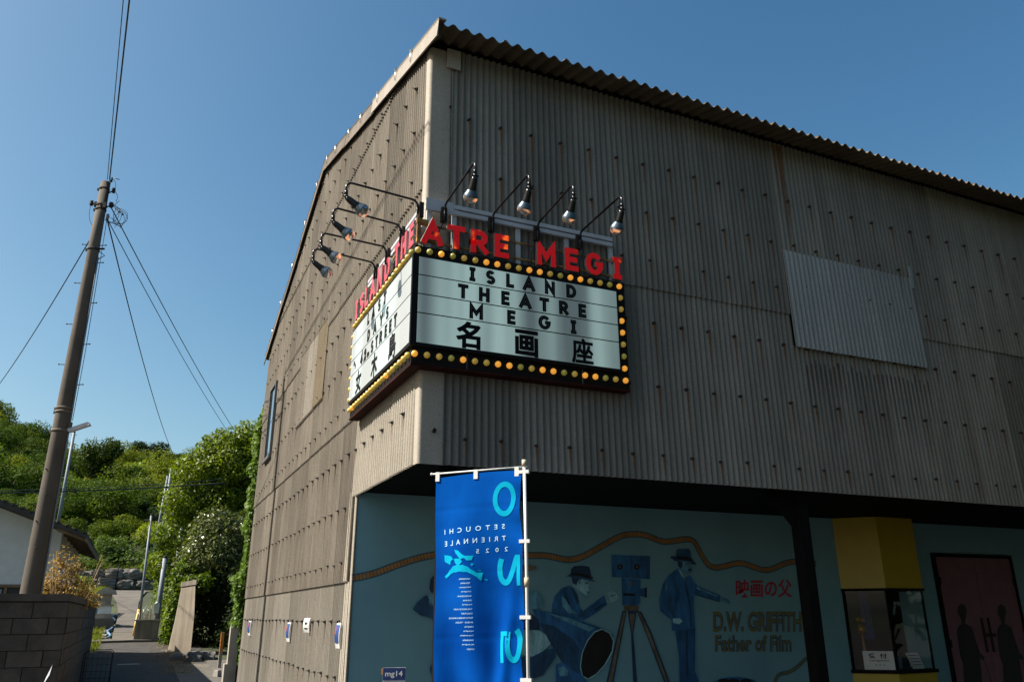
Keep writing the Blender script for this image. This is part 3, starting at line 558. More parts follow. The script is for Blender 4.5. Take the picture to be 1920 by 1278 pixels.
# roof: corrugated big-wave sheets
def roof_sheet(k, x0, x1):
    n = int(round((x1-x0)/0.13*10)); T = []; B_ = []
    for i in range(n+1):
        x = x0+(x1-x0)*i/n; c = 0.023*math.cos(2*PI*(x+0.055)/0.13)+0.010*(1-(x-x0)/(x1-x0))
        for y in (-0.38+rr.uniform(0, 0.0), YR): T.append((x, y, ZE+SL*y+c)); B_.append((x, y, ZE+SL*y+c-0.009))
    q = [(2*i, 2*i+1, 2*i+3, 2*i+2) for i in range(n)]
    mb = MB(); mb.add(T, q, 0, True); mb.add(B_, q, 0, True)
    E_ = []
    for i in range(n+1): E_ += [T[2*i], B_[2*i]]
    mb.add(E_, q); mb.add([T[0], T[1], B_[1], B_[0]], [(0, 1, 2, 3)]); mb.add([T[-2], T[-1], B_[-1], B_[-2]], [(0, 1, 2, 3)])
    return mb.build('roof_sheet', M_roof, bld, fix=False)
x = -0.0725; k = 0
while x < 13:
    w_ = 0.13*5
    roof_sheet(k, x, x+w_+0.05); x += w_; k += 1
mb = MB(); mb.add([(-0.05, YR, roofz(YR)+0.01), (14, YR, roofz(YR)+0.01), (14, YB+0.38, ZE+SL*(2*YR-YB-0.38)), (-0.05, YB+0.38, ZE+SL*(2*YR-YB-0.38)),
                    (-0.05, YR, roofz(YR)-0.03), (14, YR, roofz(YR)-0.03), (14, YB+0.38, ZE-0.03+SL*(2*YR-YB-0.38)), (-0.05, YB+0.38, ZE-0.03+SL*(2*YR-YB-0.38))],
                   [(0, 1, 2, 3), (7, 6, 5, 4), (0, 3, 7, 4), (1, 5, 6, 2), (3, 2, 6, 7)])
mb.build('rear_roof', M_roof, bld)
mb = MB(); mb.box((0.03, -0.04, 6.640), (13.9, 0.0, 6.668)); mb.build('eave_beam', M_black, bld)
# barge trims along the rake
def barge(y0, y1, back, mat, dz=0.0, dx=0.0):
    z = lambda y: (ZE+SL*y if not back else ZE+SL*(2*YR-y))+0.036+dz
    x0 = -0.088-dx; mb = MB(); prof = [(0.045, 0.0), (-0.02, 0.004), (-0.035, -0.004), (-0.027, -0.02), (-0.035-0.01, -0.205), (-0.030, -0.205), (-0.030, -0.03), (-0.02, -0.015), (0.045, -0.014)]
    vs = []
    for y in (y0, y1): vs += [(x0+0.045+p[0], y, z(y)+p[1]) for p in prof]
    n = len(prof); fs = [tuple(range(n)), tuple(range(2*n-1, n-1, -1))]+[(i, n+i, n+(i+1) % n, (i+1) % n) for i in range(n)]
    mb.add(vs, fs); mb.build('barge_trim', mat, bld)
L_ = [(-0.40, 2.05, M_barge, 0.014, .006), (1.95, 3.65, M_trimold, 0.0, 0), (3.55, YR, M_trimold, 0.010, 0.004)]
for a, b, m_, dz, dx in L_: barge(a, b, False, m_, dz, dx)
for a, b, m_, dz, dx in [(YR, 6.9, M_trimold, .012, .004), (6.8, 8.6, M_trimold, 0, 0), (8.5, YB+0.36, M_trimold, .01, .004)]: barge(a, b, True, m_, dz, dx)
for y in (0.42, 0.98, 1.75, 2.6, 3.3, 4.2, 4.85, 5.6, 6.5, 7.6, 8.7, 9.6):
    mb = MB(); z = roofz(y)+0.05
    mb.tube([(-0.097, y, z-0.15), (-0.098, y, z-0.08), (-0.096, y, z-0.01)], 0.005, 6)
    mb.obox((-0.094, y, z-0.006), (0.010, 0, 0), (0, 0.010, 0), (0, 0, 0.006))
    mb.build('trim_clip', M_clip, bld)
# rounded corner trim
def corner(z0, z1, w=0.20):
    r = 0.032
    path = [(w, -0.027), (0.0, -0.027)]
    for i in range(7):
        a = -PI/2-i*(PI/2)/6; path.append((0.0+r*math.cos(a), r+r*math.sin(a)-0.027))
    path = [(w, -0.027)]+[(0.005+r*math.cos(-PI/2-i*(PI/2)/6), 0.005+r*math.sin(-PI/2-i*(PI/2)/6)) for i in range(7)]+[(-0.027, 0.085)]
    inner = [(w, -0.015)]+[(0.005+(r-.012)*math.cos(-PI/2-i*(PI/2)/6), 0.005+(r-.012)*math.sin(-PI/2-i*(PI/2)/6)) for i in range(7)]+[(-0.015, 0.09)]
    n = len(path); vs = [(x, y, z0) for x, y in path]+[(x, y, z1) for x, y in path]+[(x, y, z0) for x, y in inner]+[(x, y, z1) for x, y in inner]
    fs = []
    for i in range(n-1):
        fs += [(i, i+1, n+i+1, n+i), (2*n+i, 3*n+i, 3*n+i+1, 2*n+i+1), (i, 2*n+i, 2*n+i+1, i+1), (n+i, n+i+1, 3*n+i+1, 3*n+i)]
    fs += [(0, n, 3*n, 2*n), (n-1, 3*n-1, 4*n-1, 2*n-1)]
    mb = MB(); mb.add(vs, fs, 0, False); return mb
corner(2.63, 4.44).build('corner_trim', M_trim, bld)
corner(4.43, 6.60, 0.205).build('corner_trim', M_trim, bld)
mb = MB(); mb.box((0.13, -0.062, 6.40), (0.265, -0.048, 6.61)); mb.build('trim_plate', M_trim, bld)
mb = MB(); mb.tube([(0.10, -0.044, 2.90), (0.10, -0.056, 2.90)], [0.022, 0.018], 12); mb.tube([(0.175, -0.044, 5.97), (0.175, -0.06, 5.97)], 0.012, 8)
mb.build('trim_bolt', M_bolt, bld)
# dark soffit, ledger beam and posts of the overhang
mb = MB(); mb.box((0.02, 0.02, 2.70), (14, 1.95, 2.73)); mb.build('soffit', M_black, bld)
mb = MB(); mb.box((0.02, 0.0, 2.645), (14, 0.09, 2.70)); mb.build('edge_beam', M_black, bld)
def post(x0, x1, gus=True):
    t = thing('steel_post', 'black square steel post with a corner gusset carrying the overhang' if gus else 'black steel post half hidden behind the blue banner', 'post', (x0, 0.10, 0))
    mb = MB(); mb.box((0, 0, 0), (x1-x0, 0.125, 2.645)); mb.build('shaft', M_black, t)
    if gus:
        mb = MB(); mb.prism([(0, 2.64), (0, 2.25), (-0.04, 2.31), (-0.22, 2.50), (-0.34, 2.57), (-0.4, 2.64)], lambda u, z, d: (u-0.003, d, z), 0.05, 0.08); mb.build('gusset', M_black, t)
    mb = MB(); mb.box((-0.06, -0.06, 0.0), (x1-x0+0.06, 0.185, 0.015)); mb.build('base_plate', M_black, t)
post(3.967, 4.092); post(0.225, 0.35, False)
# side window
win = MB(); win.box((-0.085, 8.40, 4.19), (0.03, 8.46, 5.55)); win.box((-0.085, 9.06, 4.19), (0.03, 9.12, 5.55)); win.box((-0.085, 8.46, 5.50), (0.03, 9.06, 5.55)); win.box((-0.10, 8.38, 4.14), (0.03, 9.14, 4.20))
win = win.build('window', plain('window_frame', (0.10, 0.10, 0.10), 0.5), bld)
mb = MB(); mb.box((-0.060, 8.461, 4.205), (-0.052, 9.059, 5.498)); mb.build('pane', M_winglass, win)
# ---------------------------------------------------------------- mural wall, booth and doors in the recess
def muralwall():
    m, nt, b = newmat('mural_paint')
    f = noisetex(nt, 1.2, 5, 0.6); c = ramp(nt, f, [(0.3, (0.145, 0.305, 0.36)), (0.7, (0.19, 0.375, 0.43))])
    nt.links.new(c, b.inputs['Base Color']); b.inputs['Roughness'].default_value = 0.6
    bump(nt, b, noisetex(nt, 14, 4, 0.6, (1, 1, 0.4)), 0.15, 0.01); return m
M_mural = muralwall()
P = {'navy': (0.010, 0.028, 0.065), 'deep': (0.012, 0.05, 0.11), 'blue': (0.015, 0.085, 0.20), 'blue2': (0.012, 0.065, 0.155), 'teal': (0.07, 0.20, 0.27), 'pale': (0.19, 0.36, 0.40), 'brown': (0.11, 0.085, 0.055), 'black': (0.006, 0.004, 0.005)}
PM = {}
for k_, c_ in P.items():
    m, nt, b = newmat('paint_'+k_)
    f = noisetex(nt, 7, 7, 0.75, (1.6, 1, 0.5)); lo = tuple(x*0.55 for x in c_); hi = tuple(x*2.3+0.004 for x in c_)
    nt.links.new(ramp(nt, f, [(0.3, lo), (0.7, hi)]), b.inputs['Base Color']); b.inputs['Roughness'].default_value = 0.6; PM[k_] = m
mw = MB(); mw.box((-0.012, 1.90, 0.0), (14, 1.955, 2.70)); mw = mw.build('mural_wall', M_mural, bld)
MY = lambda u, z, d: (u, 1.90-d, z)
dd = 0.003
for kind_, mat_, poly_ in MURAL:
    dd += 0.0004
    mb = MB(); mb.add([MY(u, z, dd) for u, z in poly_], [tuple(range(len(poly_)))])
    me = mb.mesh(kind_, [PM[mat_]]); bm = bmesh.new(); bm.from_mesh(me); bmesh.ops.triangulate(bm, faces=bm.faces); bm.to_mesh(me); bm.free()
    for v in me.vertices: v.co.z = max(v.co.z, 0.01)
    link('painted_'+kind_, me, mw)
def ribbon(pts, w_, d, mb, z0=0.0):
    pts = [Vector((p[0], p[1])) for p in pts]; vs = []
    for i, p in enumerate(pts):
        t = (pts[min(i+1, len(pts)-1)]-pts[max(i-1, 0)]).normalized(); n = Vector((-t.y, t.x))*w_/2
        vs += [MY(p.x+n.x, p.y+n.y, d), MY(p.x-n.x, p.y-n.y, d)]
    mb.add(vs, [(2*i, 2*i+1, 2*i+3, 2*i+2) for i in range(len(pts)-1)])
def resample(pts, step):
    out = [Vector(pts[0])]; acc = 0
    P_ = [Vector(p) for p in pts]; i = 0; cur = P_[0]
    for a, b in zip(P_, P_[1:]):
        L = (b-a).length; t = step-acc
        while t <= L: out.append(a.lerp(b, t/L)); t += step
        acc = L-(t-step)
    return out
def smooth(pts, it=2):
    for _ in range(it):
        q = [pts[0]]
        for a, b in zip(pts, pts[1:]): q += [(a[0]*.75+b[0]*.25, a[1]*.75+b[1]*.25), (a[0]*.25+b[0]*.75, a[1]*.25+b[1]*.75)]
        pts = q+[pts[-1]]
    return pts
M_film = plain('paint_filmedge', (0.03, 0.10, 0.13), 0.6); M_filmo = plain('paint_film', (0.36, 0.155, 0.03), 0.6, 0, 0.35)
M_olivep = plain('paint_olive', (0.19, 0.165, 0.055), 0.6); M_paintred = plain('paint_red', (0.42, 0.02, 0.05), 0.6)
for F_, w1, w2 in ((FILM, 0.075, 0.048), (FILM2, 0.045, 0.026)):
    F_ = [(a, max(b, 0.03)) for a, b in smooth(F_)]
    mb = MB(); ribbon(F_, w1, 0.0012, mb); mb.build('painted_film_edge', M_film, mw, fix=False)
    q = resample(F_, 0.036); mb = MB()
    for i in range(len(q)-1):
        a = q[i]; b = q[i+1]; m_ = a.lerp(b, 0.78); ribbon([a, m_], w2, 0.0022, mb)
    tag(mb.build('painted_film_frames', M_filmo if F_[0][0] < 3 else M_olivep, mw, fix=False), kind='stuff')
# text helper (built-in font)
def text_verts(body, extrude=0.0, offset=0.0, res=3):
    c = bpy.data.curves.new('t', 'FONT'); c.body = body; c.resolution_u = res; c.offset = offset; c.extrude = extrude
    o = bpy.data.objects.new('t', c); COL.objects.link(o)
    dg = bpy.context.evaluated_depsgraph_get(); me = bpy.data.meshes.new_from_object(o.evaluated_get(dg))
    bpy.data.objects.remove(o); bpy.data.curves.remove(c)
    vs = [v.co.copy() for v in me.vertices]; fs = [tuple(p.vertices) for p in me.polygons]; bpy.data.meshes.remove(me)
    x0 = min(v.x for v in vs); x1 = max(v.x for v in vs); y0 = min(v.y for v in vs); y1 = max(v.y for v in vs)
    return [((v.x-x0)/(x1-x0), (v.y-y0)/(y1-y0), v.z) for v in vs], fs, (x1-x0, y1-y0)
def text_obj(name, body, fn, mat, parent, offset=0.0, extrude=0.0, res=3, cut=0):
    """fn(u,v,w): u,v in 0..1 over the text's box -> world"""
    vs, fs, _ = text_verts(body, extrude, offset, res)
    me = bpy.data.meshes.new(name)
    if cut:
        me.from_pydata([(a*_[0], b*_[1], c) for a, b, c in vs], [], fs)
        bm = bmesh.new(); bm.from_mesh(me); bmesh.ops.triangulate(bm, faces=bm.faces)
        for _i in range(cut): bmesh.ops.subdivide_edges(bm, edges=[e for e in bm.edges if e.calc_length() > 0.12], cuts=1); bmesh.ops.triangulate(bm, faces=bm.faces)
        bm.to_mesh(me); bm.free()
        for v in me.vertices: v.co = Vector(fn(v.co.x/_[0], v.co.y/_[1], v.co.z))
    else: me.from_pydata([fn(*v) for v in vs], [], fs)
    me.materials.append(mat); me.update()
    return link(name, me, parent)
def quadmap(bl, br, tl, tr, d):
    def f(u, v, w_):
        x = (bl[0]*(1-u)+br[0]*u)*(1-v)+(tl[0]*(1-u)+tr[0]*u)*v; z = (bl[1]*(1-u)+br[1]*u)*(1-v)+(tl[1]*(1-u)+tr[1]*u)*v
        return MY(x, z, d)
    return f
text_obj('painted_writing', '映画の父', quadmap(*MTEXT['jp'], 0.006), M_paintred, mw, 0.022)
text_obj('painted_writing', 'D.W. GRIFFITH', quadmap(*MTEXT['dw'], 0.0055), PM['deep'], mw, 0.05)
text_obj('painted_writing', 'D.W. GRIFFITH', quadmap(*MTEXT['dw'], 0.0065), M_olivep, mw, 0.015)
text_obj('painted_writing', 'Father of Film', quadmap(*MTEXT['fa'], 0.0055), PM['deep'], mw, 0.045)
text_obj('painted_writing', 'Father of Film', quadmap(*MTEXT['fa'], 0.0065), M_olivep, mw, 0.008)
# booth (ticket window bay)
M_yellow = plain('yellow_paint', (0.38, 0.27, 0.008), 0.45, 0, 0.08)
booth = thing('reception_booth', 'yellow ticket booth bay with glazed reception window between mural and pink doors', 'booth', (6.25, 1.90, 0))
bp = [(0.0, -0.003), (0.37, -0.37), (1.02, -0.37), (1.02, -0.003)]
def bay(z0, z1, inset=0.0):
    q = [(bp[0][0]+inset, bp[0][1]), (bp[1][0]+inset*0.4, bp[1][1]+inset), (bp[2][0]-inset, bp[2][1]+inset), (bp[3][0]-inset, bp[3][1])]
    mb = MB(); mb.prism(q, lambda u, v, d: (u, v, d), z1, z0); return mb
bay(1.785, 2.695).build('upper_panel', M_yellow, booth)
bay(0.0, 0.795).build('lower_panel', M_yellow, booth)
bay(1.755, 1.785, -0.012).build('head_rail', M_black, booth)
bay(0.795, 0.835, -0.02).build('sill', M_black, booth)
def glasspane(a, b, z0, z1, name='pane'):
    a = Vector((a[0], a[1], 0)); b = Vector((b[0], b[1], 0)); n = Vector((-(b-a).y, (b-a).x, 0)).normalized()*0.003
    mb = MB(); mb.add([a-n+Vector((0,0,z0)), b-n+Vector((0,0,z0)), b-n+Vector((0,0,z1)), a-n+Vector((0,0,z1)), a+n+Vector((0,0,z0)), b+n+Vector((0,0,z0)), b+n+Vector((0,0,z1)), a+n+Vector((0,0,z1))],
       [(0,1,2,3),(7,6,5,4),(0,4,5,1),(1,5,6,2),(2,6,7,3),(3,7,4,0)]); return mb.build(name, M_glass, booth)
glasspane((0.03, -0.03), (0.36, -0.35), 0.836, 1.754); glasspane((0.40, -0.355), (1.0, -0.355), 0.836, 1.754)
for (x, y) in ((0.012, -0.02), (0.375, -0.355), (1.005, -0.355)):
    mb = MB(); mb.box((x-0.011, y-0.006, 0.836), (x+0.011, y+0.016, 1.754)); mb.build('mullion', M_black, booth)
mb = MB(); mb.box((0.05, -0.003, 0.836), (1.0, -0.001, 1.754)); mb.build('back_panel', M_black, booth)
M_curt = plain('navy_cloth', (0.015, 0.02, 0.11), 0.8); M_paper = plain('paper', (0.62, 0.64, 0.62), 0.7, 0, 0.05)
mb = MB(); vs = []
for i in range(13):
    x = 0.22+0.012*i; y = -0.06+0.012*math.sin(i*1.9); vs += [(x, y, 1.75), (x+0.03*(i/12), y, 1.18)]
mb.add(vs, [(2*i, 2*i+1, 2*i+3, 2*i+2) for i in range(12)], 0, True)
o = mb.build('cloth_hanging', M_curt, None, (6.25, 1.9, 0), fix=False); tag(o, 'navy cloth hanging inside the booth window', 'cloth')
def card(name, a, b, z0, z1, mat, label, cat, y3=0.0):
    mb = MB(); a = Vector((*a, z0)); b = Vector((*b, z0)); n = Vector((-(b-a).y, (b-a).x, 0)).normalized()*0.0015; up_ = Vector((0, 0, z1-z0))+Vector((0, y3, 0))
    mb.add([a-n, b-n, b-n+up_, a-n+up_, a+n, b+n, b+n+up_, a+n+up_], [(0,1,2,3),(7,6,5,4),(0,4,5,1),(1,5,6,2),(2,6,7,3),(3,7,4,0)])
    return tag(mb.build(name, mat), label, cat)
a_, b_ = (6.25+0.115, 1.9-0.095), (6.25+0.365, 1.9-0.335)
rc = card('reception_card', a_, b_, 0.838, 1.05, M_paper, 'white card reading reception standing in the angled booth window', 'sign')
def cardmap(u0, u1, z0, z1, off=0.004):
    nx, ny = -0.69, -0.72
    return lambda u, v, w_: (a_[0]+(b_[0]-a_[0])*(u0+(u1-u0)*u)+nx*off, a_[1]+(b_[1]-a_[1])*(u0+(u1-u0)*u)+ny*off, z0+(z1-z0)*v)
text_obj('writing', '受  付', cardmap(0.18, 0.78, 0.965, 1.025), M_letblack, rc, 0.03)
text_obj('writing', 'reception', cardmap(0.2, 0.82, 0.925, 0.955), M_letblack, rc, 0.01)
text_obj('writing', '× × ×', cardmap(0.36, 0.68, 0.885, 0.9), M_letblack, rc, 0.0)
lf = card('price_leaflet', (6.95, 1.60), (7.16, 1.60), 0.838, 1.02, M_paper, 'white printed leaflet leaning inside the right booth pane', 'leaflet', 0.08)
for i in range(4):
    mb = MB(); z = 0.99-0.035*i; yy = 1.60+0.08*(z-0.838)/0.182-0.004
    mb.add([(6.97, yy, z), (7.14, yy, z), (7.14, yy-0.001, z-0.006), (6.97, yy-0.001, z-0.006)], [(0, 1, 2, 3)]); mb.build('printed_line', M_letblack, lf, fix=False)
bx = MB(); bx.box((6.72, 1.62, 0.838), (6.80, 1.66, 0.97)); bx = tag(bx.build('donation_box', plain('slate_blue', (0.06, 0.09, 0.16), 0.5)), 'small blue box behind the booth glass beside the reception card', 'box')
mb = MB(); mb.tube([(6.40, 1.80, 1.24), (6.40, 1.80, 1.30), (6.40, 1.80, 1.36)], [0.03, 0.05, 0.03], 10); mb.ball((6.37, 1.80, 1.42), 0.035, 10); mb.ball((6.44, 1.80, 1.40), 0.028, 10); mb.tube([(6.40, 1.80, 0.838), (6.40, 1.80, 1.24)], [0.02, 0.012], 8)
tag(mb.build('gilt_ornament', plain('gilt', (0.30, 0.17, 0.04), 0.4, 0.3, 0.4, 20)), 'small brown gilt ornament inside the booth window', 'ornament')
# doors
M_doorp = plain('door_pink', (0.19, 0.075, 0.105), 0.55, 0, 0.15)
for i, (x0, x1) in enumerate(((8.02, 8.775), (8.785, 9.54))):
    t = thing('pink_door', ['left', 'right'][i]+' leaf of the pink double door with a black painted figure', 'door', (x0, 1.90, 0))
    mb = MB(); mb.box((0, -0.035, 0.02), (x1-x0, -0.003, 2.215)); mb.build('leaf', M_doorp, t)
    poly_ = [(a-x0, max(b, 0.04)) for a, b in SIL[i]]
    mb = MB(); mb.add([(u, -0.0375, z) for u, z in poly_], [tuple(range(len(poly_)))]); me = mb.mesh('fig', [PM['black']]); bm = bmesh.new(); bm.from_mesh(me); bmesh.ops.triangulate(bm, faces=bm.faces); bm.to_mesh(me); bm.free()
    link('painted_figure', me, t)
    mb = MB(); c_ = CANE[i]
    for a, b in zip(c_, c_[1:]): mb.add([(a[0]-x0-.006, -0.0385, a[1]), (a[0]-x0+.006, -0.0385, a[1]), (b[0]-x0+.006, -0.0385, max(b[1], .03)), (b[0]-x0-.006, -0.0385, max(b[1], .03))], [(0, 1, 2, 3)])
    mb.build('painted_cane', PM['black'], t, fix=False)
    hx = (x1-x0-0.06) if i == 0 else 0.06
    mb = MB(); mb.tube([(hx, -0.035, 1.20), (hx, -0.07, 1.20)], 0.012, 8); mb.ball((hx, -0.085, 1.20), 0.026, 10); mb.build('handle', M_bolt, t)
    for z in (0.35, 1.1, 1.9):
        mb = MB(); xh = 0.012 if i == 0 else x1-x0-0.012; mb.tube([(xh, -0.044, z-0.05), (xh, -0.044, z+0.05)], 0.010, 8); mb.build('hinge', M_bolt, t)
    mb = MB(); px_ = (x1-x0-0.085) if i == 0 else 0.035; mb.box((px_, -0.041, 0.98), (px_+0.05, -0.036, 1.42)); mb.build('push_plate', M_bolt, t)
mb = MB(); mb.box((7.97, 1.855, 0), (8.015, 1.897, 2.265)); mb.box((9.545, 1.855, 0), (9.59, 1.897, 2.265)); mb.box((8.015, 1.855, 2.22), (9.545, 1.897, 2.265))
mb.build('door_frame', M_black, bld)
# ---------------------------------------------------------------- stroke letters
def arc(cx, cy, rx, ry, a0, a1, n=10): return [(cx+rx*math.cos(R(a0+(a1-a0)*i/n)), cy+ry*math.sin(R(a0+(a1-a0)*i/n))) for i in range(n+1)]
# each glyph: width, strokes in the unit box of the stroke centre line
GL = {
 'I': (0.42, [[(0.5, 0), (0.5, 1)], [(0, 0), (1, 0)], [(0, 1), (1, 1)]]),
 'S': (0.72, [arc(0.5, 0.745, 0.42, 0.255, 25, 270, 12)+arc(0.5, 0.245, 0.46, 0.245, 90, -155, 12)[1:]]),
 'L': (0.58, [[(0, 1), (0, 0), (1, 0)]]),
 'A': (0.92, [[(0, 0), (0.5, 1), (1, 0)], [(0.19, 0.28), (0.81, 0.28)]]),
 'N': (0.78, [[(0, 0), (0, 1), (1, 0), (1, 1)]]),
 'D': (0.78, [[(0, 0), (0, 1), (0.35, 1)]+arc(0.35, 0.5, 0.65, 0.5, 90, -90, 12)[1:]+[(0, 0)]]),
 'T': (0.72, [[(0, 1), (1, 1)], [(0.5, 1), (0.5, 0)]]),
 'H': (0.76, [[(0, 0), (0, 1)], [(1, 0), (1, 1)], [(0, 0.5), (1, 0.5)]]),
 'E': (0.60, [[(1, 1), (0, 1), (0, 0), (1, 0)], [(0, 0.5), (0.88, 0.5)]]),
 'R': (0.72, [[(0, 0), (0, 1), (0.5, 1)]+arc(0.5, 0.72, 0.45, 0.28, 90, -90, 10)[1:]+[(0, 0.44)], [(0.42, 0.44), (1, 0)]]),
 'M': (0.95, [[(0, 0), (0, 1), (0.5, 0.35), (1, 1), (1, 0)]]),
 'G': (0.92, [arc(0.5, 0.5, 0.5, 0.5, 38, 360, 20)+[(0.55, 0.5)]]),
 'Y': (0.82, [[(0, 1), (0.5, 0.45), (1, 1)], [(0.5, 0.45), (0.5, 0)]]),
 '4': (0.72, [[(0.75, 0), (0.75, 1), (0, 0.28), (1, 0.28)]]),
 '2': (0.66, [arc(0.5, 0.7, 0.5, 0.3, 170, -25, 12)+[(0, 0), (1, 0)]]),
 'O': (0.92, [arc(0.5, 0.5, 0.5, 0.5, 0, 360, 24)]),
 'F': (0.58, [[(1, 1), (0, 1), (0, 0)], [(0, 0.5), (0.85, 0.5)]]),
 'C': (0.85, [arc(0.5, 0.5, 0.5, 0.5, 45, 315, 18)]),
}
def stroke_poly(pts, w_):
    """offset both sides with miters; returns left and right lists"""
    P_ = [Vector(p) for p in pts]; closed = (P_[0]-P_[-1]).length < 1e-6
    if closed: P_ = P_[:-1]
    n = len(P_); Lp = []; Rp = []
    for i in range(n):
        if closed: a = P_[i-1]; c = P_[(i+1) % n]
        else: a = P_[i-1] if i else None; c = P_[i+1] if i < n-1 else None
        d1 = (P_[i]-a).normalized() if a is not None else None; d2 = (c-P_[i]).normalized() if c is not None else None
        if d1 is None: d1 = d2
        if d2 is None: d2 = d1
        n1 = Vector((-d1.y, d1.x)); n2 = Vector((-d2.y, d2.x)); m_ = (n1+n2)
        m_ = m_/max(m_.length, 1e-6); k_ = w_/2/max(0.34, m_.dot(n1)); Lp.append(P_[i]+m_*k_); Rp.append(P_[i]-m_*k_)
    return Lp, Rp, closed
def letter(ch, h_, sw, fn, depth, parent, mats, width=None, inline=0.0, name='letter', bold=False, loc=None):
    """letter of height h_, centred on u=0, base v=0; fn(u,v,d) d outwards; mats=[face, side, inline]"""
    W, strokes = GL[ch]; W = (width or W)*h_; iw = W-sw; ih = h_-sw; mb = MB()
    for si, st in enumerate(strokes):
        pts = [(-iw/2+p[0]*iw, sw/2+p[1]*ih) for p in st]
        if not (abs(pts[0][0]-pts[-1][0]) < 1e-6 and abs(pts[0][1]-pts[-1][1]) < 1e-6) and len(pts) == 2 and ch in 'IT':
            a, b = Vector(pts[0]), Vector(pts[1]); d = (b-a).normalized()
            if abs(d.x) > 0.5: pts = [tuple(a-d*sw/2), tuple(b+d*sw/2)]
            elif ch == 'T': pts = [tuple(a), tuple(b+d*sw/2)]
        elif ch in 'ELFHNMA4D2RY' and len(st) >= 2 and not (st[0] == st[-1]):
            a, b = Vector(pts[0]), Vector(pts[1]); c, d_ = Vector(pts[-2]), Vector(pts[-1])
            pts = list(pts)
            if not (ch in 'EAHRF4' and si == 1 and ch != 'H' and ch != 'R'): pts[0] = tuple(a+(a-b).normalized()*(sw/2 if si == 0 or ch == 'H' else 0)) if not (ch == 'H' and si == 2) else pts[0]
            if not (ch == 'H' and si == 2) and not (ch == 'A' and si == 1): pts[-1] = tuple(d_+(d_-c).normalized()*sw/2)
        fd = depth+0.0006*si
        for (w_, f0, f1, mi) in ([(sw, fd, 0.0, 0)]+([(inline, fd+0.0012, fd+0.0002, 2)] if inline else [])):
            Lp, Rp, cl = stroke_poly(pts, w_); n = len(Lp); m_ = n if cl else n-1
            vs = [fn(p.x, p.y, f0) for p in Lp]+[fn(p.x, p.y, f0) for p in Rp]+[fn(p.x, p.y, f1) for p in Lp]+[fn(p.x, p.y, f1) for p in Rp]
            b0 = len(mb.v); mb.v += [tuple(v) for v in vs]
            for i in range(m_):
                j = (i+1) % n
                for f, mi2 in (((i, j, n+j, n+i), mi), ((2*n+i, 3*n+i, 3*n+j, 2*n+j), 1), ((i, 2*n+i, 2*n+j, j), 1), ((n+i, n+j, 3*n+j, 3*n+i), 1)):
                    mb.f.append(tuple(b0+q for q in f)); mb.m.append(mi2 if mi == 0 else mi); mb.sm.append(False)
            if not cl:
                for e in (0, n-1): mb.f.append((b0+e, b0+n+e, b0+3*n+e, b0+2*n+e)); mb.m.append(1 if mi == 0 else mi); mb.sm.append(False)
    return mb.build(name, mats, parent, loc)
# ---------------------------------------------------------------- marquee sign
mq = thing('theatre_marquee', 'L-shaped cinema marquee wrapping the building corner, ringed with yellow bulbs', 'sign', (0, 0, 0))
XE, YE = 1.905, 1.93                      # far ends along front and side
BF, BS = -0.155, -0.145                   # bulb strip faces
PFR, PSD = -0.19, -0.170                  # panel faces
mb = MB()   # carcass: L in plan
mb.box((BS, BF, 3.405), (XE, -0.05, 4.445)); mb.box((BS, -0.05, 3.405), (-0.05, YE, 4.445))
case = mb.build('housing', M_frame, mq)
mb = MB(); mb.box((BS-0.006, BF-0.006, 3.388), (XE+0.006, -0.052, 3.404)); mb.box((BS-0.006, -0.052, 3.388), (-0.052, YE+0.006, 3.404)); mb.build('bottom_tray', M_redbrown, mq)
mb = MB(); mb.box((-0.128, PFR+0.002, 3.545), (1.815, BF-0.001, 4.352)); mb.build('front_lightbox', M_frame, mq)
mb = MB(); mb.box((PSD+0.002, -0.165, 3.545), (BS-0.001, 1.925, 4.352)); mb.build('side_lightbox', M_frame, mq)
mb = MB(); mb.box((PSD-0.002, PFR-0.002, 3.545), (-0.129, -0.166, 4.352)); mb.build('corner_bar', M_frame, mq)
def row_z(i): return [4.332, 4.166, 3.997, 3.830, 3.570][i]
for i in range(4):
    z1 = row_z(i)-0.0048; z0 = row_z(i+1)+0.0048
    mb = MB(); mb.box((-0.118, PFR-0.001, z0), (1.792, PFR+0.001, z1)); mb.build('front_panel', M_panel, mq)
    mb = MB(); mb.box((PSD-0.001, -0.155, z0), (PSD+0.001, 1.905, z1)); mb.build('side_panel', M_panel, mq)
fl = lambda x, z, base: (lambda u, v, d: (u, -0.0+base-d, v))
LB = [M_letblack, M_letblack, M_letline]
def frow(items, z, h_=0.130, sw=0.0335):
    for ch, x in items: letter(ch, h_, sw, lambda u, v, d: (u, PFR-0.0012-d, v), 0.003, mq, LB, inline=0.0055, loc=(x, 0, z))
frow([('I', .358), ('S', .526), ('L', .711), ('A', .893), ('N', 1.10), ('D', 1.316)], 4.184)
frow([('T', .276), ('H', .469), ('E', .666), ('A', .856), ('T', 1.041), ('R', 1.234), ('E', 1.423)], 4.013)
frow([('M', .397), ('E', .721), ('G', 1.04), ('I', 1.327)], 3.845)
for ch, x in (('名', .329), ('画', .864), ('座', 1.41)):
    for q_, (ox, oz) in enumerate(((-.0035, -.003), (.0035, .003), (.0035, -.003), (-.0035, .003))):
        w_ = 0.212; text_obj('letter_stroke' if q_ else 'letter', ch, (lambda x, ox, oz, q_: (lambda u, v, d: (x-w_/2+u*w_+ox, PFR-0.0022-0.0004*q_, 3.578+v*0.232+oz)))(x, ox, oz, q_), M_letblack, mq, 0.012 if ch in '座島' else 0.022, 0.0)
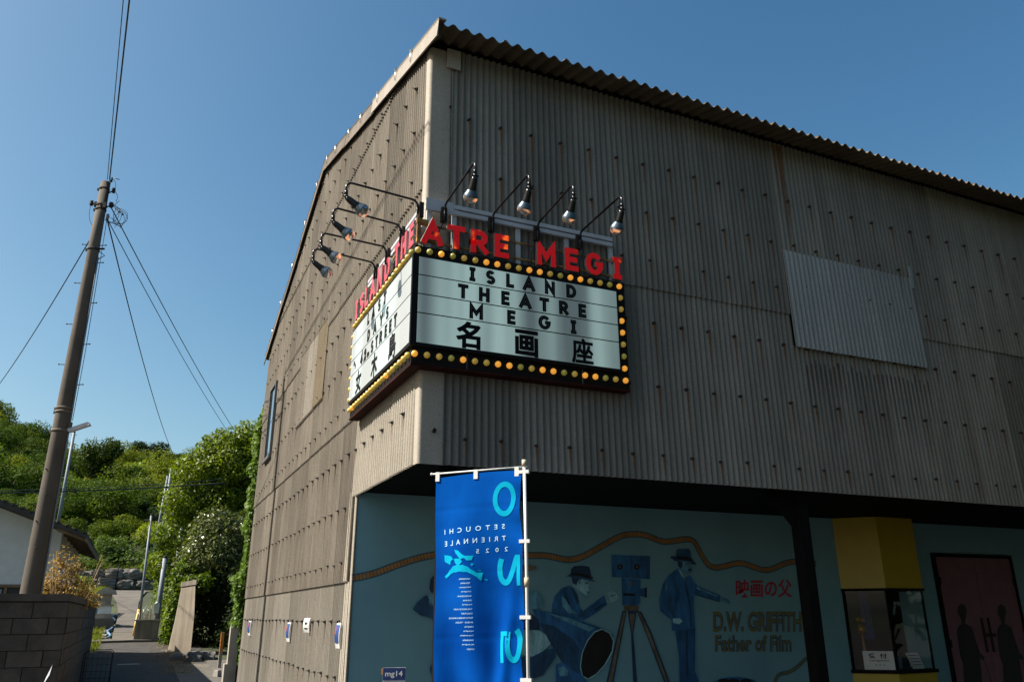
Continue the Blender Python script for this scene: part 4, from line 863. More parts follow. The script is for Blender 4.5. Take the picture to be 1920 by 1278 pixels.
def srow(items, z, h_=0.122, sw=0.032):
    for it in items:
        ch, y = it[0], it[1]; hh = it[2] if len(it) > 2 else h_; zz = it[3] if len(it) > 3 else z
        letter(ch, hh, sw*hh/h_, lambda u, v, d: (PSD-0.0012-d, -u, v), 0.003, mq, LB, inline=0.004*hh/h_, loc=(0, y, zz))
srow([('L', 1.245), ('A', 1.063), ('S', .846), ('T', .65)], 4.198)
srow([('D', 1.20), ('A', .968), ('Y', .742), ('S', .545)], 4.015)
srow([('O', 1.745, .05, 3.915), ('F', 1.69, .05, 3.87), ('4', 1.44), ('2', 1.30), ('N', 1.205, .045, 3.85), ('D', 1.155, .045, 3.85), ('S', 1.037), ('T', .879), ('R', .733), ('E', .567), ('E', .42), ('T', .266)], 3.846)
for ch, y in (('女', 1.527), ('木', .927), ('島', .333)):
    for q_, (ox, oz) in enumerate(((-.0035, -.003), (.0035, .003), (.0035, -.003), (-.0035, .003))):
        w_ = 0.21; text_obj('letter_stroke' if q_ else 'letter', ch, (lambda y, ox, oz, q_: (lambda u, v, d: (PSD-0.0022-0.0004*q_, y+w_/2-u*w_+ox, 3.578+v*0.232+oz)))(y, ox, oz, q_), M_letblack, mq, 0.012 if ch in '座島' else 0.022, 0.0)
# bulbs
def bulbmesh(mat):
    b_ = MB(); b_.ball((0, 0, 0), 0.0265, 16); b_.lathe([(0.017, 0.0), (0.017, 0.03)], (0, 0.008, 0), (0, 1, 0), 10); me = b_.mesh('bulb', [mat]); return me
BM = {'O': bulbmesh(M_orange), 'y': bulbmesh(M_olive), 'g': bulbmesh(M_lime)}
def bulb(x, y, z, c, side=False):
    o = link('bulb', BM[c], mq, (x, y, z))
    if side: o.rotation_euler = (0, 0, -PI/2)
top = 'ygOgyyOOyyOOygOOyygO'; bot = 'OyygOyyOOgyOOgyOOgyO'; rgt = 'yyOOygO'
for i in range(20): bulb(-0.125+(1.843+0.125)*i/19, BF-0.014, 4.396, top[i]); bulb(-0.123+(1.858+0.123)*i/19, BF-0.014, 3.482, bot[i])
for i, c in enumerate(rgt): bulb(1.848+0.001*i, BF-0.014, 4.396-0.1145*(i+1), c)
sc = 'yOygyyOOyyOyyOyyOyOy'
for i in range(20): bulb(BS-0.014, -0.10+1.985*i/19, 4.396, 'y' if i % 5 else 'g', True); bulb(BS-0.014, -0.10+1.985*i/19, 3.482, 'O' if sc[i] == 'O' and i % 3 == 0 else ('g' if sc[i] == 'g' else 'y'), True)
for i in range(7): bulb(BS-0.014, 1.912, 4.396-0.1145*(i+1), 'y', True)
# dark notch seams between sign boxes
for x in (0.0, 1.09):
    mb = MB(); mb.box((x+0.33, BF-0.003, 3.407), (x+0.334, BF-0.0005, 3.54)); mb.build('seam', M_steel, mq)
# red channel letters on rusty rails
rail = MB()
for z in (4.685, 4.530): rail.box((-0.15, -0.093, z-0.008), (1.90, -0.078, z+0.008))
for z in (4.685, 4.530): rail.box((-0.108, -0.075, z-0.008), (-0.095, 1.98, z+0.008))
rail.build('letter_rail', M_rustbar, mq)
LRm = [M_red, M_letside, M_red]; LPm = [M_pink, M_letside, M_pink]
for ch, x, W in (('A', .011, .86), ('T', .231, .72), ('R', .446, .74), ('E', .66, .62), ('M', 1.104, .86), ('E', 1.365, .62), ('G', 1.608, .82), ('I', 1.855, .42)):
    letter(ch, 0.226, 0.052, lambda u, v, d: (u, -0.094-d, v), 0.038, mq, LRm, width=W, name='red_letter', loc=(x, 0, 4.487))
for ch, y, W in (('I', 1.92, .42), ('S', 1.705, .72), ('L', 1.495, .6), ('A', 1.265, .86), ('N', 1.0, .78), ('D', .735, .78), ('T', .42, .72), ('H', .205, .72), ('E', -.025, .62)):
    letter(ch, 0.222, 0.050, lambda u, v, d: (-0.109-d, -u, v), 0.036, mq, LPm, width=W, name='red_letter', loc=(0, y, 4.488))
mb = MB()
for z in (4.905, 4.850): mb.box((-0.05, -0.112, z-0.019), (1.83, -0.085, z+0.019))
mb.build('upper_rail', M_bar, mq)
mb = MB(); mb.box((-0.052, -0.118, 4.824), (0.20, -0.1125, 4.936)); mb.build('rail_plate', M_bar, mq)
for x in (-0.03, 0.20, 0.82, 1.32, 1.80):
    mb = MB(); mb.box((x, -0.084, 4.446), (x+0.045, -0.062, 4.83)); mb.build('upright', M_bar, mq)
mb = MB()
for z in (4.80, 4.745): mb.box((-0.115, -0.06, z-0.016), (-0.092, 1.60, z+0.016))
mb.build('upper_rail', M_bar, mq)
for y in (0.05, 0.55, 1.1, 1.56):
    mb = MB(); mb.box((-0.089, y, 4.446), (-0.07, y+0.04, 4.78)); mb.build('upright', M_bar, mq)
mb = MB()
for p in [(0.10, 0.0), (0.55, 0.0), (1.0, 0.0), (1.5, 0)]:
    mb.tube([(p[0], -0.10, 4.86), (p[0]+0.012, -0.10, 4.72), (p[0]-0.03, -0.10, 4.62), (p[0]-0.035, -0.09, 4.45)], 0.0055, 6)
mb.tube([(0.35, -0.14, 4.455), (0.45, -0.145, 4.47), (0.55, -0.14, 4.452), (0.66, -0.14, 4.456)], 0.006, 6)
mb.build('cable', M_cable, mq)
# ---------------------------------------------------------------- gooseneck lamps
M_collar = plain('lamp_collar', (0.10, 0.14, 0.18), 0.35, 0.4)
def lampglass():
    m, nt, b = newmat('lamp_glass_glints'); b.inputs['Base Color'].default_value = (0.45, 0.43, 0.42, 1); b.inputs['Roughness'].default_value = 0.06
    b.inputs['Metallic'].default_value = 0.85; g = noisetex(nt, 14, 1, 0.4); nt.links.new(ramp(nt, g, [(0.55, (0, 0, 0)), (0.68, (0.75, 0.30, 0.12))]), b.inputs['Emission Color']); b.inputs['Emission Strength'].default_value = 0.5  # warm ground reflections painted in as glowing orange spots
    return m
M_lampglass = lampglass()
M_fil = plain('filament', (0.8, 0.5, 0.3), 0.3, 0, 0.05, emit=(1.0, 0.42, 0.2), es=1.2)
def lamp(tilt, L=0.70):
    # local frame: arm runs along -Y (outwards), z up; origin at the rail clamp
    t = thing('gooseneck_lamp', 'x', 'lamp')
    mb = MB(); mb.box((-0.026, -0.026, -0.075), (0.026, 0.012, 0.065)); mb.build('clamp', M_bolt, t)
    A_ = []
    A_ += [(0, -0.035, -0.10), (0, -0.035, 0.0), (0, -0.037, 0.03)]
    for i in range(6):
        a = R(i*85/5); A_.append((0, -0.037-0.055*(1-math.cos(a)), 0.03+0.055*math.sin(a)))
    A_.append((0, -L, 0.118))
    for i in range(1, 7):
        a = R(i*95/6); A_.append((0, -L-0.05*math.sin(a), 0.118-0.05*(1-math.cos(a))))
    A_.append((0, -L-0.047, 0.03))
    mb = MB(); mb.tube(A_, 0.0095, 10); mb.build('arm', M_lamp, t)
    mb = MB(); mb.tube([(0, -L-0.047, 0.045), (0, -L-0.047, 0.0)], 0.015, 10); mb.ball((0, -L-0.045, -0.012), 0.019, 10); mb.tube([(-0.03, -L-0.045, -0.015), (0.03, -L-0.045, -0.015)], 0.007, 6); mb.build('swivel', M_lamp, t)
    d = Vector((0, math.sin(R(tilt)), -math.cos(R(tilt)))); p = Vector((0, -L-0.045, -0.02))
    mb = MB(); mb.lathe([(0.0, 0.0), (0.021, 0.002), (0.024, 0.02), (0.027, 0.03), (0.030, 0.085), (0.036, 0.105), (0.036, 0.112), (0.0, 0.112)], p, d, 18); mb.build('socket', M_lamp, t)
    mb = MB(); mb.lathe([(0.034, 0.110), (0.044, 0.128), (0.055, 0.150), (0.058, 0.160), (0.0585, 0.168)], p, d, 24); mb.build('collar', M_collar, t)
    mb = MB(); mb.lathe([(0.0585, 0.168), (0.057, 0.182), (0.050, 0.198), (0.036, 0.211), (0.018, 0.218), (0.0, 0.220)], p, d, 24); bl = mb.build('reflector_bulb', M_lampglass, t)
    return t
l0 = lamp(34)
first = True
names_f = ['nearest the building corner', 'second from the building corner', 'third from the building corner', 'farthest from the building corner']
for i, x in enumerate((0.11, 0.56, 1.01, 1.45)):
    t = l0 if first else copy_tree(l0); first = False
    t.location = (x, -0.115, 4.80); t.rotation_euler = (0, 0, R([0, 2, -1, 1.5][i]))
    tag(t, 'black gooseneck lamp over the shaded sign front, '+names_f[i], 'lamp', 'gooseneck lamps over the marquee')
l1 = lamp(57, 0.60)
for i, y in enumerate((-0.21, 0.30, 0.77, 1.19)):
    t = copy_tree(l1) if i else l1; t.location = (-0.118, y, 4.75+0.01*(i % 2)); t.rotation_euler = (0, 0, -PI/2+R([0, 1.5, -2, 1][i]))
    tag(t, 'black gooseneck lamp over the sunlit sign side, '+names_f[i], 'lamp', 'gooseneck lamps over the marquee')
mb = MB(); mb.box((-0.155, -0.225, 4.446), (-0.125, -0.195, 4.70)); mb.box((-0.16, -0.23, 4.62), (-0.06, -0.19, 4.66)); mb.build('lamp_bracket', M_rustbar, mq)

# ---------------------------------------------------------------- paper notices on the side wall
M_navy = plain('print_navy', (0.02, 0.06, 0.22), 0.5); M_pr = plain('print_red', (0.5, 0.03, 0.03), 0.5)
def notice(name, y, z, w_, h_, kindn, label):
    t = thing(name, label, 'notice', (-0.045, y, z), 'paper notices hung on the corrugated side wall' if kindn == 'flag' else None, R(-62))
    # local: x along card, -y outwards
    n = 6; vs = []; fs = []
    for i in range(n+1):
        v = i/n; off = -0.02*math.sin(v*PI)-0.004
        for u in (0, 0.5, 1): vs.append((u*w_-w_, off-0.012*abs(u-.5), -v*h_))
    for i in range(n):
        for j in (0, 1): fs.append((i*3+j, i*3+j+1, (i+1)*3+j+1, (i+1)*3+j))
    mb = MB(); mb.add(vs, fs, 0, True); mb.build('sheet', M_paper, t, fix=False)
    def patch(nm, u0, u1, v0, v1, mat, d=0.0015):
        mb = MB(); k_ = 5; vv = []
        for i in range(k_+1):
            v = v0+(v1-v0)*i/k_; off = -0.02*math.sin(v*PI)-0.004
            for u in (u0, u1): vv.append((u*w_-w_, off-0.012*abs(u-.5)-d, -v*h_))
        mb.add(vv, [(2*i, 2*i+1, 2*i+3, 2*i+2) for i in range(k_)], 0, True); mb.build(nm, mat, t, fix=False)
    if kindn == 'flag':
        patch('blue_print', 0.0, 0.88, 0.07, 0.78, M_navy); patch('red_print', 0.02, 0.2, 0.16, 0.44, M_pr, 0.0030); patch('white_print', 0.2, 0.45, 0.5, 0.72, M_paper, 0.0030)
    else:
        patch('printed_block', 0.26, 0.48, 0.28, 0.45, M_letblack); patch('printed_block', 0.54, 0.72, 0.28, 0.45, M_letblack); patch('printed_arrow', 0.2, 0.8, 0.68, 0.75, M_letblack)
    mb = MB(); mb.tube([(-w_/2, 0.04, 0.012), (-w_/2, -0.02, 0.004)], 0.004, 6); mb.build('clip', M_clip, t)
notice('paper_notice', 2.15, 1.43, 0.062, 0.23, 'flag', 'blue and white paper strip nearest the mural edge')
notice('paper_notice', 4.98, 1.42, 0.062, 0.23, 'flag', 'blue and white paper strip at mid length of the side wall')
notice('paper_notice', 8.90, 1.42, 0.062, 0.23, 'flag', 'blue paper strip at the ivy end of the side wall')
notice('paper_sign', 3.72, 1.475, 0.10, 0.155, 'sign', 'small white paper sign with black arrow hung on the side wall')
# ---------------------------------------------------------------- banner flag
BO = Vector((0.2203, -1.4806, 2.354)); BD = Vector((-0.714, 0.70, 0)).normalized(); BN = Vector((-BD.y, BD.x, 0))
if BN.dot(Vector((-1.9, -6, 0))-Vector((0.2, -1.5, 0))) < 0: BN = -BN
BW, BH = 0.60, 1.80
def cloth(s, t, d=0.0):
    """s from pole (0) to free edge (0.6), t downwards"""
    k_ = min(1, t/0.5)
    f = 0.016*k_*math.sin(s*17+t*2.1+0.6)+0.012*k_*math.sin(s*9-t*3.4)+0.022*sstep(0.55, 1.3, t)*math.sin((s*8.0)+t*2.2+2.2)
    f += 0.035*sstep(0.5, 1.25, t)*math.exp(-((s-0.08-(t-0.75)*0.12)/0.045)**2)
    f -= 0.010*math.exp(-((t-0.32)/0.008)**2)*0.2
    sx = s*(1-0.10*sstep(0.3, 1.4, t)*s)+0.016*abs(math.sin(PI*t/0.43))*math.exp(-s/0.12)
    f += 0.020*math.sin(s*23+t*5.0+1.0)*sstep(0.1, 0.9, t)*math.exp(-s/0.35)+0.006*math.sin(t*31+s*6)*math.exp(-s/0.1)
    f -= 0.0025*math.exp(-((t-0.215)/0.006)**2)+0.0025*math.exp(-((t-0.60)/0.006)**2)+0.0025*math.exp(-((t-0.98)/0.006)**2)
    drop = 0.012*math.sin(s*5+0.4)*(1-k_)
    return BO+BD*(sx+0.012+0.004*math.sin(t*7))+Vector((0, 0, -t+drop-0.012*s))+BN*(f+d)
ban = thing('banner_flag', 'tall blue festival banner flag seen from its back on a thin white pole', 'banner', (BO.x+0.02, BO.y, 0))
def bpart(me_or_mb, name, mat): 
    o = me_or_mb.build(name, mat, None, fix=False); o.parent = ban; o.matrix_parent_inverse = Matrix.Translation(-Vector(ban.location)); return o
def fabric():
    m, nt, b = newmat('banner_cloth')
    b.inputs['Base Color'].default_value = (0.003, 0.085, 0.42, 1); b.inputs['Roughness'].default_value = 0.95; b.inputs['Specular IOR Level'].default_value = 0.03
    f = noisetex(nt, 2.5, 3, 0.5); nt.links.new(ramp(nt, f, [(0.35, (0.001, 0.062, 0.35)), (0.65, (0.002, 0.105, 0.50))]), b.inputs['Base Color'])
    tr = N(nt, 'ShaderNodeBsdfTranslucent'); tr.inputs['Color'].default_value = (0.004, 0.16, 0.75, 1)
    mx = N(nt, 'ShaderNodeMixShader'); mx.inputs[0].default_value = 0.35; out = [x for x in nt.nodes if x.type == 'OUTPUT_MATERIAL'][0]
    nt.links.new(b.outputs[0], mx.inputs[1]); nt.links.new(tr.outputs[0], mx.inputs[2]); nt.links.new(mx.outputs[0], out.inputs['Surface'])
    bump(nt, b, noisetex(nt, 5, 3, 0.5, (1, 1, 0.3)), 0.4, 0.02); return m
M_cloth = fabric(); M_cyan = plain('banner_cyan', (0.002, 0.33, 0.52), 0.9, 0, 0.08, spec=0.05); M_bw = plain('banner_white', (0.45, 0.70, 0.86), 0.65, 0, 0.05)
mb = MB(); ns, ntt = 48, 110
mb.add([cloth(BW*i/ns, BH*j/ntt) for j in range(ntt+1) for i in range(ns+1)], [(j*(ns+1)+i, j*(ns+1)+i+1, (j+1)*(ns+1)+i+1, (j+1)*(ns+1)+i) for j in range(ntt) for i in range(ns)], 0, True)
bpart(mb, 'cloth', M_cloth)
SHF = -0.012
def bantext(body, s_left, s_right, t0, t1, mat, off=0.0, cut=3, name='printed_writing'):
    """writing printed on the far face and showing through: read in a mirror"""
    tl0, tr0 = (t0 if isinstance(t0, tuple) else (t0, t0)); tl1, tr1 = (t1 if isinstance(t1, tuple) else (t1, t1))
    def fn(u, v, w_):
        s = s_right+(s_left-s_right)*u           # first letter at the right as seen
        k_ = u
        ta = tr0+(tl0-tr0)*k_; tb = tr1+(tl1-tr1)*k_
        return cloth(s+SHF, tb+(ta-tb)*v, 0.0022)
    o = text_obj(name, body, fn, mat, None, off, 0.0, 3, cut); o.parent = ban; o.matrix_parent_inverse = Matrix.Translation(-Vector(ban.location))
def ring(cx, cy, rx, ry, wd, a0=0, a1=360, n=40):
    mb = MB(); vs = []
    for i in range(n+1):
        a = R(a0+(a1-a0)*i/n)
        for k_ in (1, 1-wd): vs.append(cloth(cx+rx*k_*math.cos(a), cy-ry*(k_ if k_ == 1 else 1-wd*rx/ry)*math.sin(a), 0.0022))
    mb.add(vs, [(2*i, 2*i+1, 2*i+3, 2*i+2) for i in range(n)], 0, True); return mb
def strokeb(pts, wd, mb=None):
    mb = mb or MB(); pts = smooth(pts, 2); Lp, Rp, cl = stroke_poly(pts, wd); n = len(Lp)
    mb.add([cloth(p.x, p.y, 0.0022) for p in Lp]+[cloth(p.x, p.y, 0.0022) for p in Rp], [(i, i+1, n+i+1, n+i) for i in range(n-1)], 0, True); return mb
bpart(ring(0.112, 0.172, 0.082, 0.106, 0.40), 'printed_numeral', M_cyan)
# mirrored 2 and 5 running down the hoist side
mb = strokeb([(0.146, 0.528), (0.156, 0.560), (0.159, 0.600), (0.150, 0.650), (0.117, 0.675), (0.088, 0.650), (0.065, 0.585), (0.048, 0.530), (0.036, 0.515)], 0.034)
mb = strokeb([(0.030, 0.508), (0.0285, 0.60), (0.027, 0.688)], 0.026, mb); bpart(mb, 'printed_numeral', M_cyan)
mb = strokeb([(0.143, 0.948), (0.139, 1.03), (0.134, 1.122)], 0.025, None); mb = strokeb([(0.130, 0.960), (0.115, 0.960), (0.100, 0.960)], 0.026, mb)
mb = strokeb([(0.096, 0.950), (0.097, 1.000), (0.096, 1.045), (0.080, 1.095), (0.050, 1.112), (0.020, 1.085), (0.011, 1.020), (0.020, 0.970), (0.044, 0.940)], 0.033, mb); bpart(mb, 'printed_numeral', M_cyan)
bantext('S  E  T  O  U  C  H  I', 0.545, 0.128, (0.334, 0.322), (0.364, 0.350), M_bw, 0.004)
bantext('T  R  I  E  N  N  A  L  E', 0.545, 0.126, (0.406, 0.392), (0.437, 0.420), M_bw, 0.004)
bantext('2   0   2   5', 0.318, 0.116, (0.466, 0.458), (0.491, 0.483), M_bw, 0.004)
names = ['NAOSHIMA', 'TESHIMA', 'MEGIJIMA', 'OGIJIMA', 'SHODOSHIMA', 'OSHIMA', 'INUJIMA', 'TAKAMATSU PORT', 'UNO PORT', 'SETO OHASHI BRIDGE', 'SHIDO · TSUDA', 'HIKETA', 'HONJIMA', 'TAKAMIJIMA', 'AWASHIMA', 'IBUKIJIMA', 'UTAZU']
for i, n_ in enumerate(names):
    t = 0.636+0.0253*i; s0 = 0.358-0.0022*i; bantext(n_, s0+0.0098*len(n_), s0, t, t+0.0085, M_bw, 0.0, 1)
for k_ in BAN:
    if k_.startswith('land'):
        pl = BAN[k_]; cx = sum(p[0] for p in pl)/len(pl); cy = sum(p[1] for p in pl)/len(pl)
        q = []
        for i, (a, b) in enumerate(zip(pl, pl[1:]+pl[:1])):
            q.append(a)
            for m_ in (0.33, 0.66):
                x, y = a[0]+(b[0]-a[0])*m_, a[1]+(b[1]-a[1])*m_; j = 0.006 if k_ in ('land1', 'land2', 'land3') else 0.004
                q.append((x+j*noise.noise(Vector((x*90, y*90, 1))), y+j*noise.noise(Vector((x*90, y*90, 7)))))
        me = bpy.data.meshes.new('m'); me.from_pydata([(p[0], p[1], 0) for p in q], [], [tuple(range(len(q)))])
        bm = bmesh.new(); bm.from_mesh(me); bmesh.ops.triangulate(bm, faces=bm.faces); bm.to_mesh(me); bm.free()
        for v in me.vertices: v.co = cloth(v.co.x+SHF, v.co.y, 0.0022)
        me.materials.append(M_cyan); o = link('printed_map', me, ban); o.matrix_parent_inverse = Matrix.Translation(-Vector(ban.location))
M_plast = plain('white_plastic', (0.62, 0.63, 0.62), 0.4, 0, 0.08); M_tan = plain('tan_plastic', (0.50, 0.42, 0.30), 0.5)
mb = MB(); mb.tube([(0.232, -1.49, 0.0), (0.2265, -1.486, 1.76), (0.2203, -1.4806, 2.40)], 0.0105, 12); bpart(mb, 'pole', M_plast)
mb = MB(); mb.tube([(0.2203, -1.4806, 2.385), (0.2203, -1.4806, 2.425)], 0.015, 12); mb.tube([(0.2267, -1.487, 1.66), (0.2266, -1.4865, 1.71)], 0.0165, 12); bpart(mb, 'pole_joint', M_tan)
mb = MB(); mb.tube([BO+BD*(-0.02)+Vector((0, 0, 0.027)), BO+BD*0.64+Vector((0, 0, 0.020))], 0.0055, 8); mb.ball(tuple(BO+BD*0.645+Vector((0, 0, 0.02))), 0.010, 8); bpart(mb, 'cross_rod', M_plast)
for s in (0.05, 0.33, 0.60):
    mb = MB(); c = BO+BD*s+Vector((0, 0, 0.0)); mb.obox(c, BD*0.014, BN*0.006, Vector((0, 0, 0.030))); bpart(mb, 'loop', M_plast)
for t in (0.005, 0.43, 0.87, 1.215, 1.6):
    mb = MB(); c = BO+BD*0.005+Vector((0.0, 0.0, 0.0))+Vector((0.004, 0, -t)); mb.obox(c, BD*0.034, BN*0.013, Vector((0, 0, 0.0105))); bpart(mb, 'loop', M_plast)
mb = MB(); mb.tube([(0.232, -1.49, 0.0), (0.232, -1.49, 0.12)], [0.2, 0.16], 20); bpart(mb, 'water_base', M_plast)
# small number sign by the mural
sg = thing('number_sign', 'white stand sign with navy top reading mg14 below the mural', 'sign', (0.17, 1.0, 0))
M_navy2 = plain('sign_navy', (0.012, 0.03, 0.13), 0.4)
dx, dy = math.cos(R(-20)), math.sin(R(-20))
def sgq(u0, u1, z0, z1, d0, d1): 
    mb = MB(); n = Vector((dy, -dx, 0)); c0 = Vector((dx*u0, dy*u0, 0)); c1 = Vector((dx*u1, dy*u1, 0))
    mb.add([c0+n*d0+Vector((0,0,z0)), c1+n*d0+Vector((0,0,z0)), c1+n*d0+Vector((0,0,z1)), c0+n*d0+Vector((0,0,z1)), c0+n*d1+Vector((0,0,z0)), c1+n*d1+Vector((0,0,z0)), c1+n*d1+Vector((0,0,z1)), c0+n*d1+Vector((0,0,z1))],
      [(0,1,2,3),(7,6,5,4),(0,4,5,1),(1,5,6,2),(2,6,7,3),(3,7,4,0)]); return mb
sgq(-0.105, 0.085, 0.30, 1.083, 0.0, 0.012).build('board', plain('sign_grey', (0.42, 0.44, 0.48), 0.5), sg)
sgq(-0.103, 0.083, 0.985, 1.081, 0.0135, 0.0128).build('navy_header', M_navy2, sg)
text_obj('writing', 'mg14', lambda u, v, w_: (dx*(-0.085+0.145*u)+dy*0.0155, dy*(-0.085+0.145*u)-dx*0.0155, 1.002+0.056*v), M_paper, sg, 0.01)
text_obj('writing', '女木島', lambda u, v, w_: (dx*(-0.035+0.05*u)+dy*0.0155, dy*(-0.035+0.05*u)-dx*0.0155, 0.955+0.014*v), M_navy2, sg, 0.0)
sgq(-0.118, -0.106, 1.03, 1.075, 0.0, 0.012).build('orange_tab', plain('tab_orange', (0.6, 0.25, 0.05), 0.5), sg)
mb = MB(); mb.box((-0.14, -0.12, 0.0), (0.14, 0.12, 0.30)); mb.build('foot', M_black, sg)

# ---------------------------------------------------------------- utility pole
RV = Vector((0.9104, -0.4137, 0)); DV = Vector((0.4137, 0.9104, 0)); PB = Vector((-3.355, 8.43, 0))
def pa(a, z, d=0.0): return PB+RV*a+DV*d+Vector((0, 0, z))
pr = lambda z: 0.166-0.0098*z
up_ = thing('utility_pole', 'tall round concrete utility pole with cables fanning from its top', 'utility pole', tuple(PB))
def ppart(mb, name, mat, fix=True): 
    o = mb.build(name, mat, None, fix=fix); o.parent = up_; o.matrix_parent_inverse = Matrix.Translation(-PB); return o
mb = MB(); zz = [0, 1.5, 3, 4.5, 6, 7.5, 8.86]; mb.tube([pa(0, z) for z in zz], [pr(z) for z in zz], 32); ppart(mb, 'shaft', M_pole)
mb = MB(); mb.lathe([(pr(8.86), 0), (pr(8.86)*0.9, 0.02), (0, 0.03)], pa(0, 8.858), (0, 0, 1), 24); ppart(mb, 'cap', M_trimold)
for z in (8.73, 8.40, 8.32, 7.54, 4.70, 4.64, 4.33):
    mb = MB(); mb.lathe([(pr(z)+0.002, -0.02), (pr(z)+0.008, -0.02), (pr(z)+0.008, 0.02), (pr(z)+0.002, 0.02)], pa(0, z), (0, 0, 1), 28); mb.obox(pa(-pr(z)-0.015, z), RV*0.025, DV*0.018, Vector((0, 0, 0.022))); ppart(mb, 'band', M_bolt if z > 5 else M_trimold)
for i, (sd, z) in enumerate(((-1, 7.64), (1, 7.62), (1, 7.29), (-1, 6.91), (1, 6.54), (-1, 6.16), (1, 5.8), (-1, 5.45), (1, 5.1), (-1, 3.7), (1, 3.3), (-1, 2.9), (1, 2.5))):
    if z < 4.6 : 
        mb = MB(); mb.ball(tuple(pa(0.04*sd, z, -pr(z))), 0.012, 8); ppart(mb, 'bolt_hole', M_bolt); continue
    mb = MB(); mb.tube([pa(sd*(pr(z)-0.01), z), pa(sd*(pr(z)+0.11), z+0.008)], 0.007, 6); mb.ball(tuple(pa(sd*(pr(z)+0.115), z+0.008)), 0.013, 8); ppart(mb, 'step_bolt', M_bolt)
# head gear
mb = MB(); mb.obox(pa(0.075, 8.62, -0.02), RV*0.018, DV*0.018, Vector((0, 0, 0.25))); mb.obox(pa(0.05, 8.38, -0.06), RV*0.07, DV*0.02, Vector((0, 0, 0.05))); mb.obox(pa(-0.04, 8.42, -0.05), RV*0.06, DV*0.02, Vector((0, 0, 0.03))); ppart(mb, 'head_bracket', M_bolt)
def insulator(a, z, d=0.0, s=1.0):
    mb = MB(); mb.tube([pa(a*0.45, z-0.06, d*0.4), pa(a, z, d)], 0.011, 6)
    mb.lathe([(0.0, -0.05), (0.022*s, -0.05), (0.034*s, -0.03), (0.020*s, -0.015), (0.036*s, 0.005), (0.020*s, 0.02), (0.030*s, 0.04), (0.0, 0.05)], pa(a, z, d), (0, 0, 1), 12); ppart(mb, 'insulator', M_bolt)
insulator(0.17, 8.71); insulator(0.17, 8.42, 0, 1.25); insulator(-0.185, 8.46); insulator(0.10, 8.93, 0, 0.6)
mb = MB(); mb.tube([pa(0.145, 8.23), pa(0.145, 8.13)], 0.026, 10); ppart(mb, 'junction_can', M_steel)
mb = MB(); mb.tube([pa(0.12, 7.50), pa(0.215, 7.43), pa(0.11, 7.36)], 0.008, 6); mb.obox(pa(0.14, 7.56), RV*0.05, DV*0.012, Vector((0, 0, 0.014))); ppart(mb, 'wire_hanger', M_bolt)
mb = MB()
for (a0, z0, a1, z1, a2, z2) in ((0.18, 8.42, 0.52, 8.28, 0.30, 7.98), (0.20, 8.40, 0.48, 8.20, 0.20, 8.05), (0.19, 8.44, 0.56, 8.22, 0.40, 7.96), (0.17, 8.71, 0.30, 8.60, 0.24, 8.48), (-0.19, 8.46, -0.22, 8.15, -0.10, 8.02), (0.09, 8.95, 0.20, 8.9, 0.19, 8.75), (0.15, 8.2, 0.3, 8.1, 0.42, 8.0)):
    P0, P1, P2 = pa(a0, z0), pa(a1, z1), pa(a2, z2); mb.tube([P0*(1-t)**2+P1*2*t*(1-t)+P2*t*t for t in [i/12 for i in range(13)]], 0.0045, 5)
for k_ in range(14):
    a = 0.37+0.05*math.cos(k_); pass
mb.tube([pa(0.36+0.13*math.cos(R(q_*24)), 8.18+0.15*math.sin(R(q_*24)), 0.03*math.sin(q_)) for q_ in range(16)], 0.0045, 5)
mb.tube([pa(0.37+0.11*math.cos(R(q_*24)), 8.16+0.12*math.sin(R(q_*24)), 0.03*math.cos(q_)) for q_ in range(16)], 0.0045, 5)
mb.tube([pa(0.11, 8.12), pa(0.30, 8.04), pa(0.42, 7.98)], 0.008, 5); mb.tube([pa(0.1, 8.97), pa(0.24, 8.93)], 0.007, 5); mb.tube([pa(0.20, 8.38), pa(0.30, 8.50)], 0.005, 5)
for t_ in (0.25, 0.5, 0.72):
    mb.tube([pa(0.2+0.25*t_, 8.40-0.22*t_), pa(0.23+0.25*t_, 8.38-0.22*t_)], 0.016, 8)
ppart(mb, 'cable_loops', M_cable, False)
mb = MB(); mb.tube([pa(pr(z)+0.012, z) for z in (0.1, 2, 4, 6, 7.4)], 0.014, 8); ppart(mb, 'conduit', M_steel)
mb = MB(); mb.tube([pa(0.165, 4.5), pa(0.175, 5.6), pa(0.16, 6.8), pa(0.14, 8.1)], 0.005, 6); ppart(mb, 'drop_wire', M_cable)
sl_ = thing('street_light', 'small grey fluorescent street light clamped to the utility pole', 'street light', tuple(pa(0.14, 4.33)))
mb = MB(); mb.obox((RV*0.15+Vector((0, 0, 0.06))), (RV*0.17+Vector((0, 0, 0.06))).normalized()*0.17, DV*0.035, Vector((-0.02, 0.01, 0.026))); mb.build('housing', M_bar, sl_)
mb = MB(); mb.obox((RV*0.16+Vector((0, 0, 0.032))), (RV*0.17+Vector((0, 0, 0.06))).normalized()*0.14, DV*0.022, Vector((0, 0, 0.008))); mb.build('tube_cover', M_plast, sl_)
mb = MB(); mb.tube([(0, 0, -0.03), tuple(RV*0.05+Vector((0, 0, 0.03)))], 0.012, 6); mb.box((-0.03, -0.03, 0.05), (0.03, 0.03, 0.14)); mb.build('bracket', M_trimold, sl_)
def wire(label, a, b, sag, r=0.008, n=24, name='cable'):
    a = Vector(a); b = Vector(b); pts = []
    for i in range(n+1):
        t = i/n; p = a.lerp(b, t); p.z -= sag*4*t*(1-t); pts.append(p)
    mb = MB(); mb.tube(pts, r, 6); return tag(mb.build(name, M_cable, fix=False), label, 'cable')
wire('black power cable running overhead from the pole top, right of the pair', pa(0.06, 8.93), (-0.9, -26, 8.9), 0.35, 0.011)
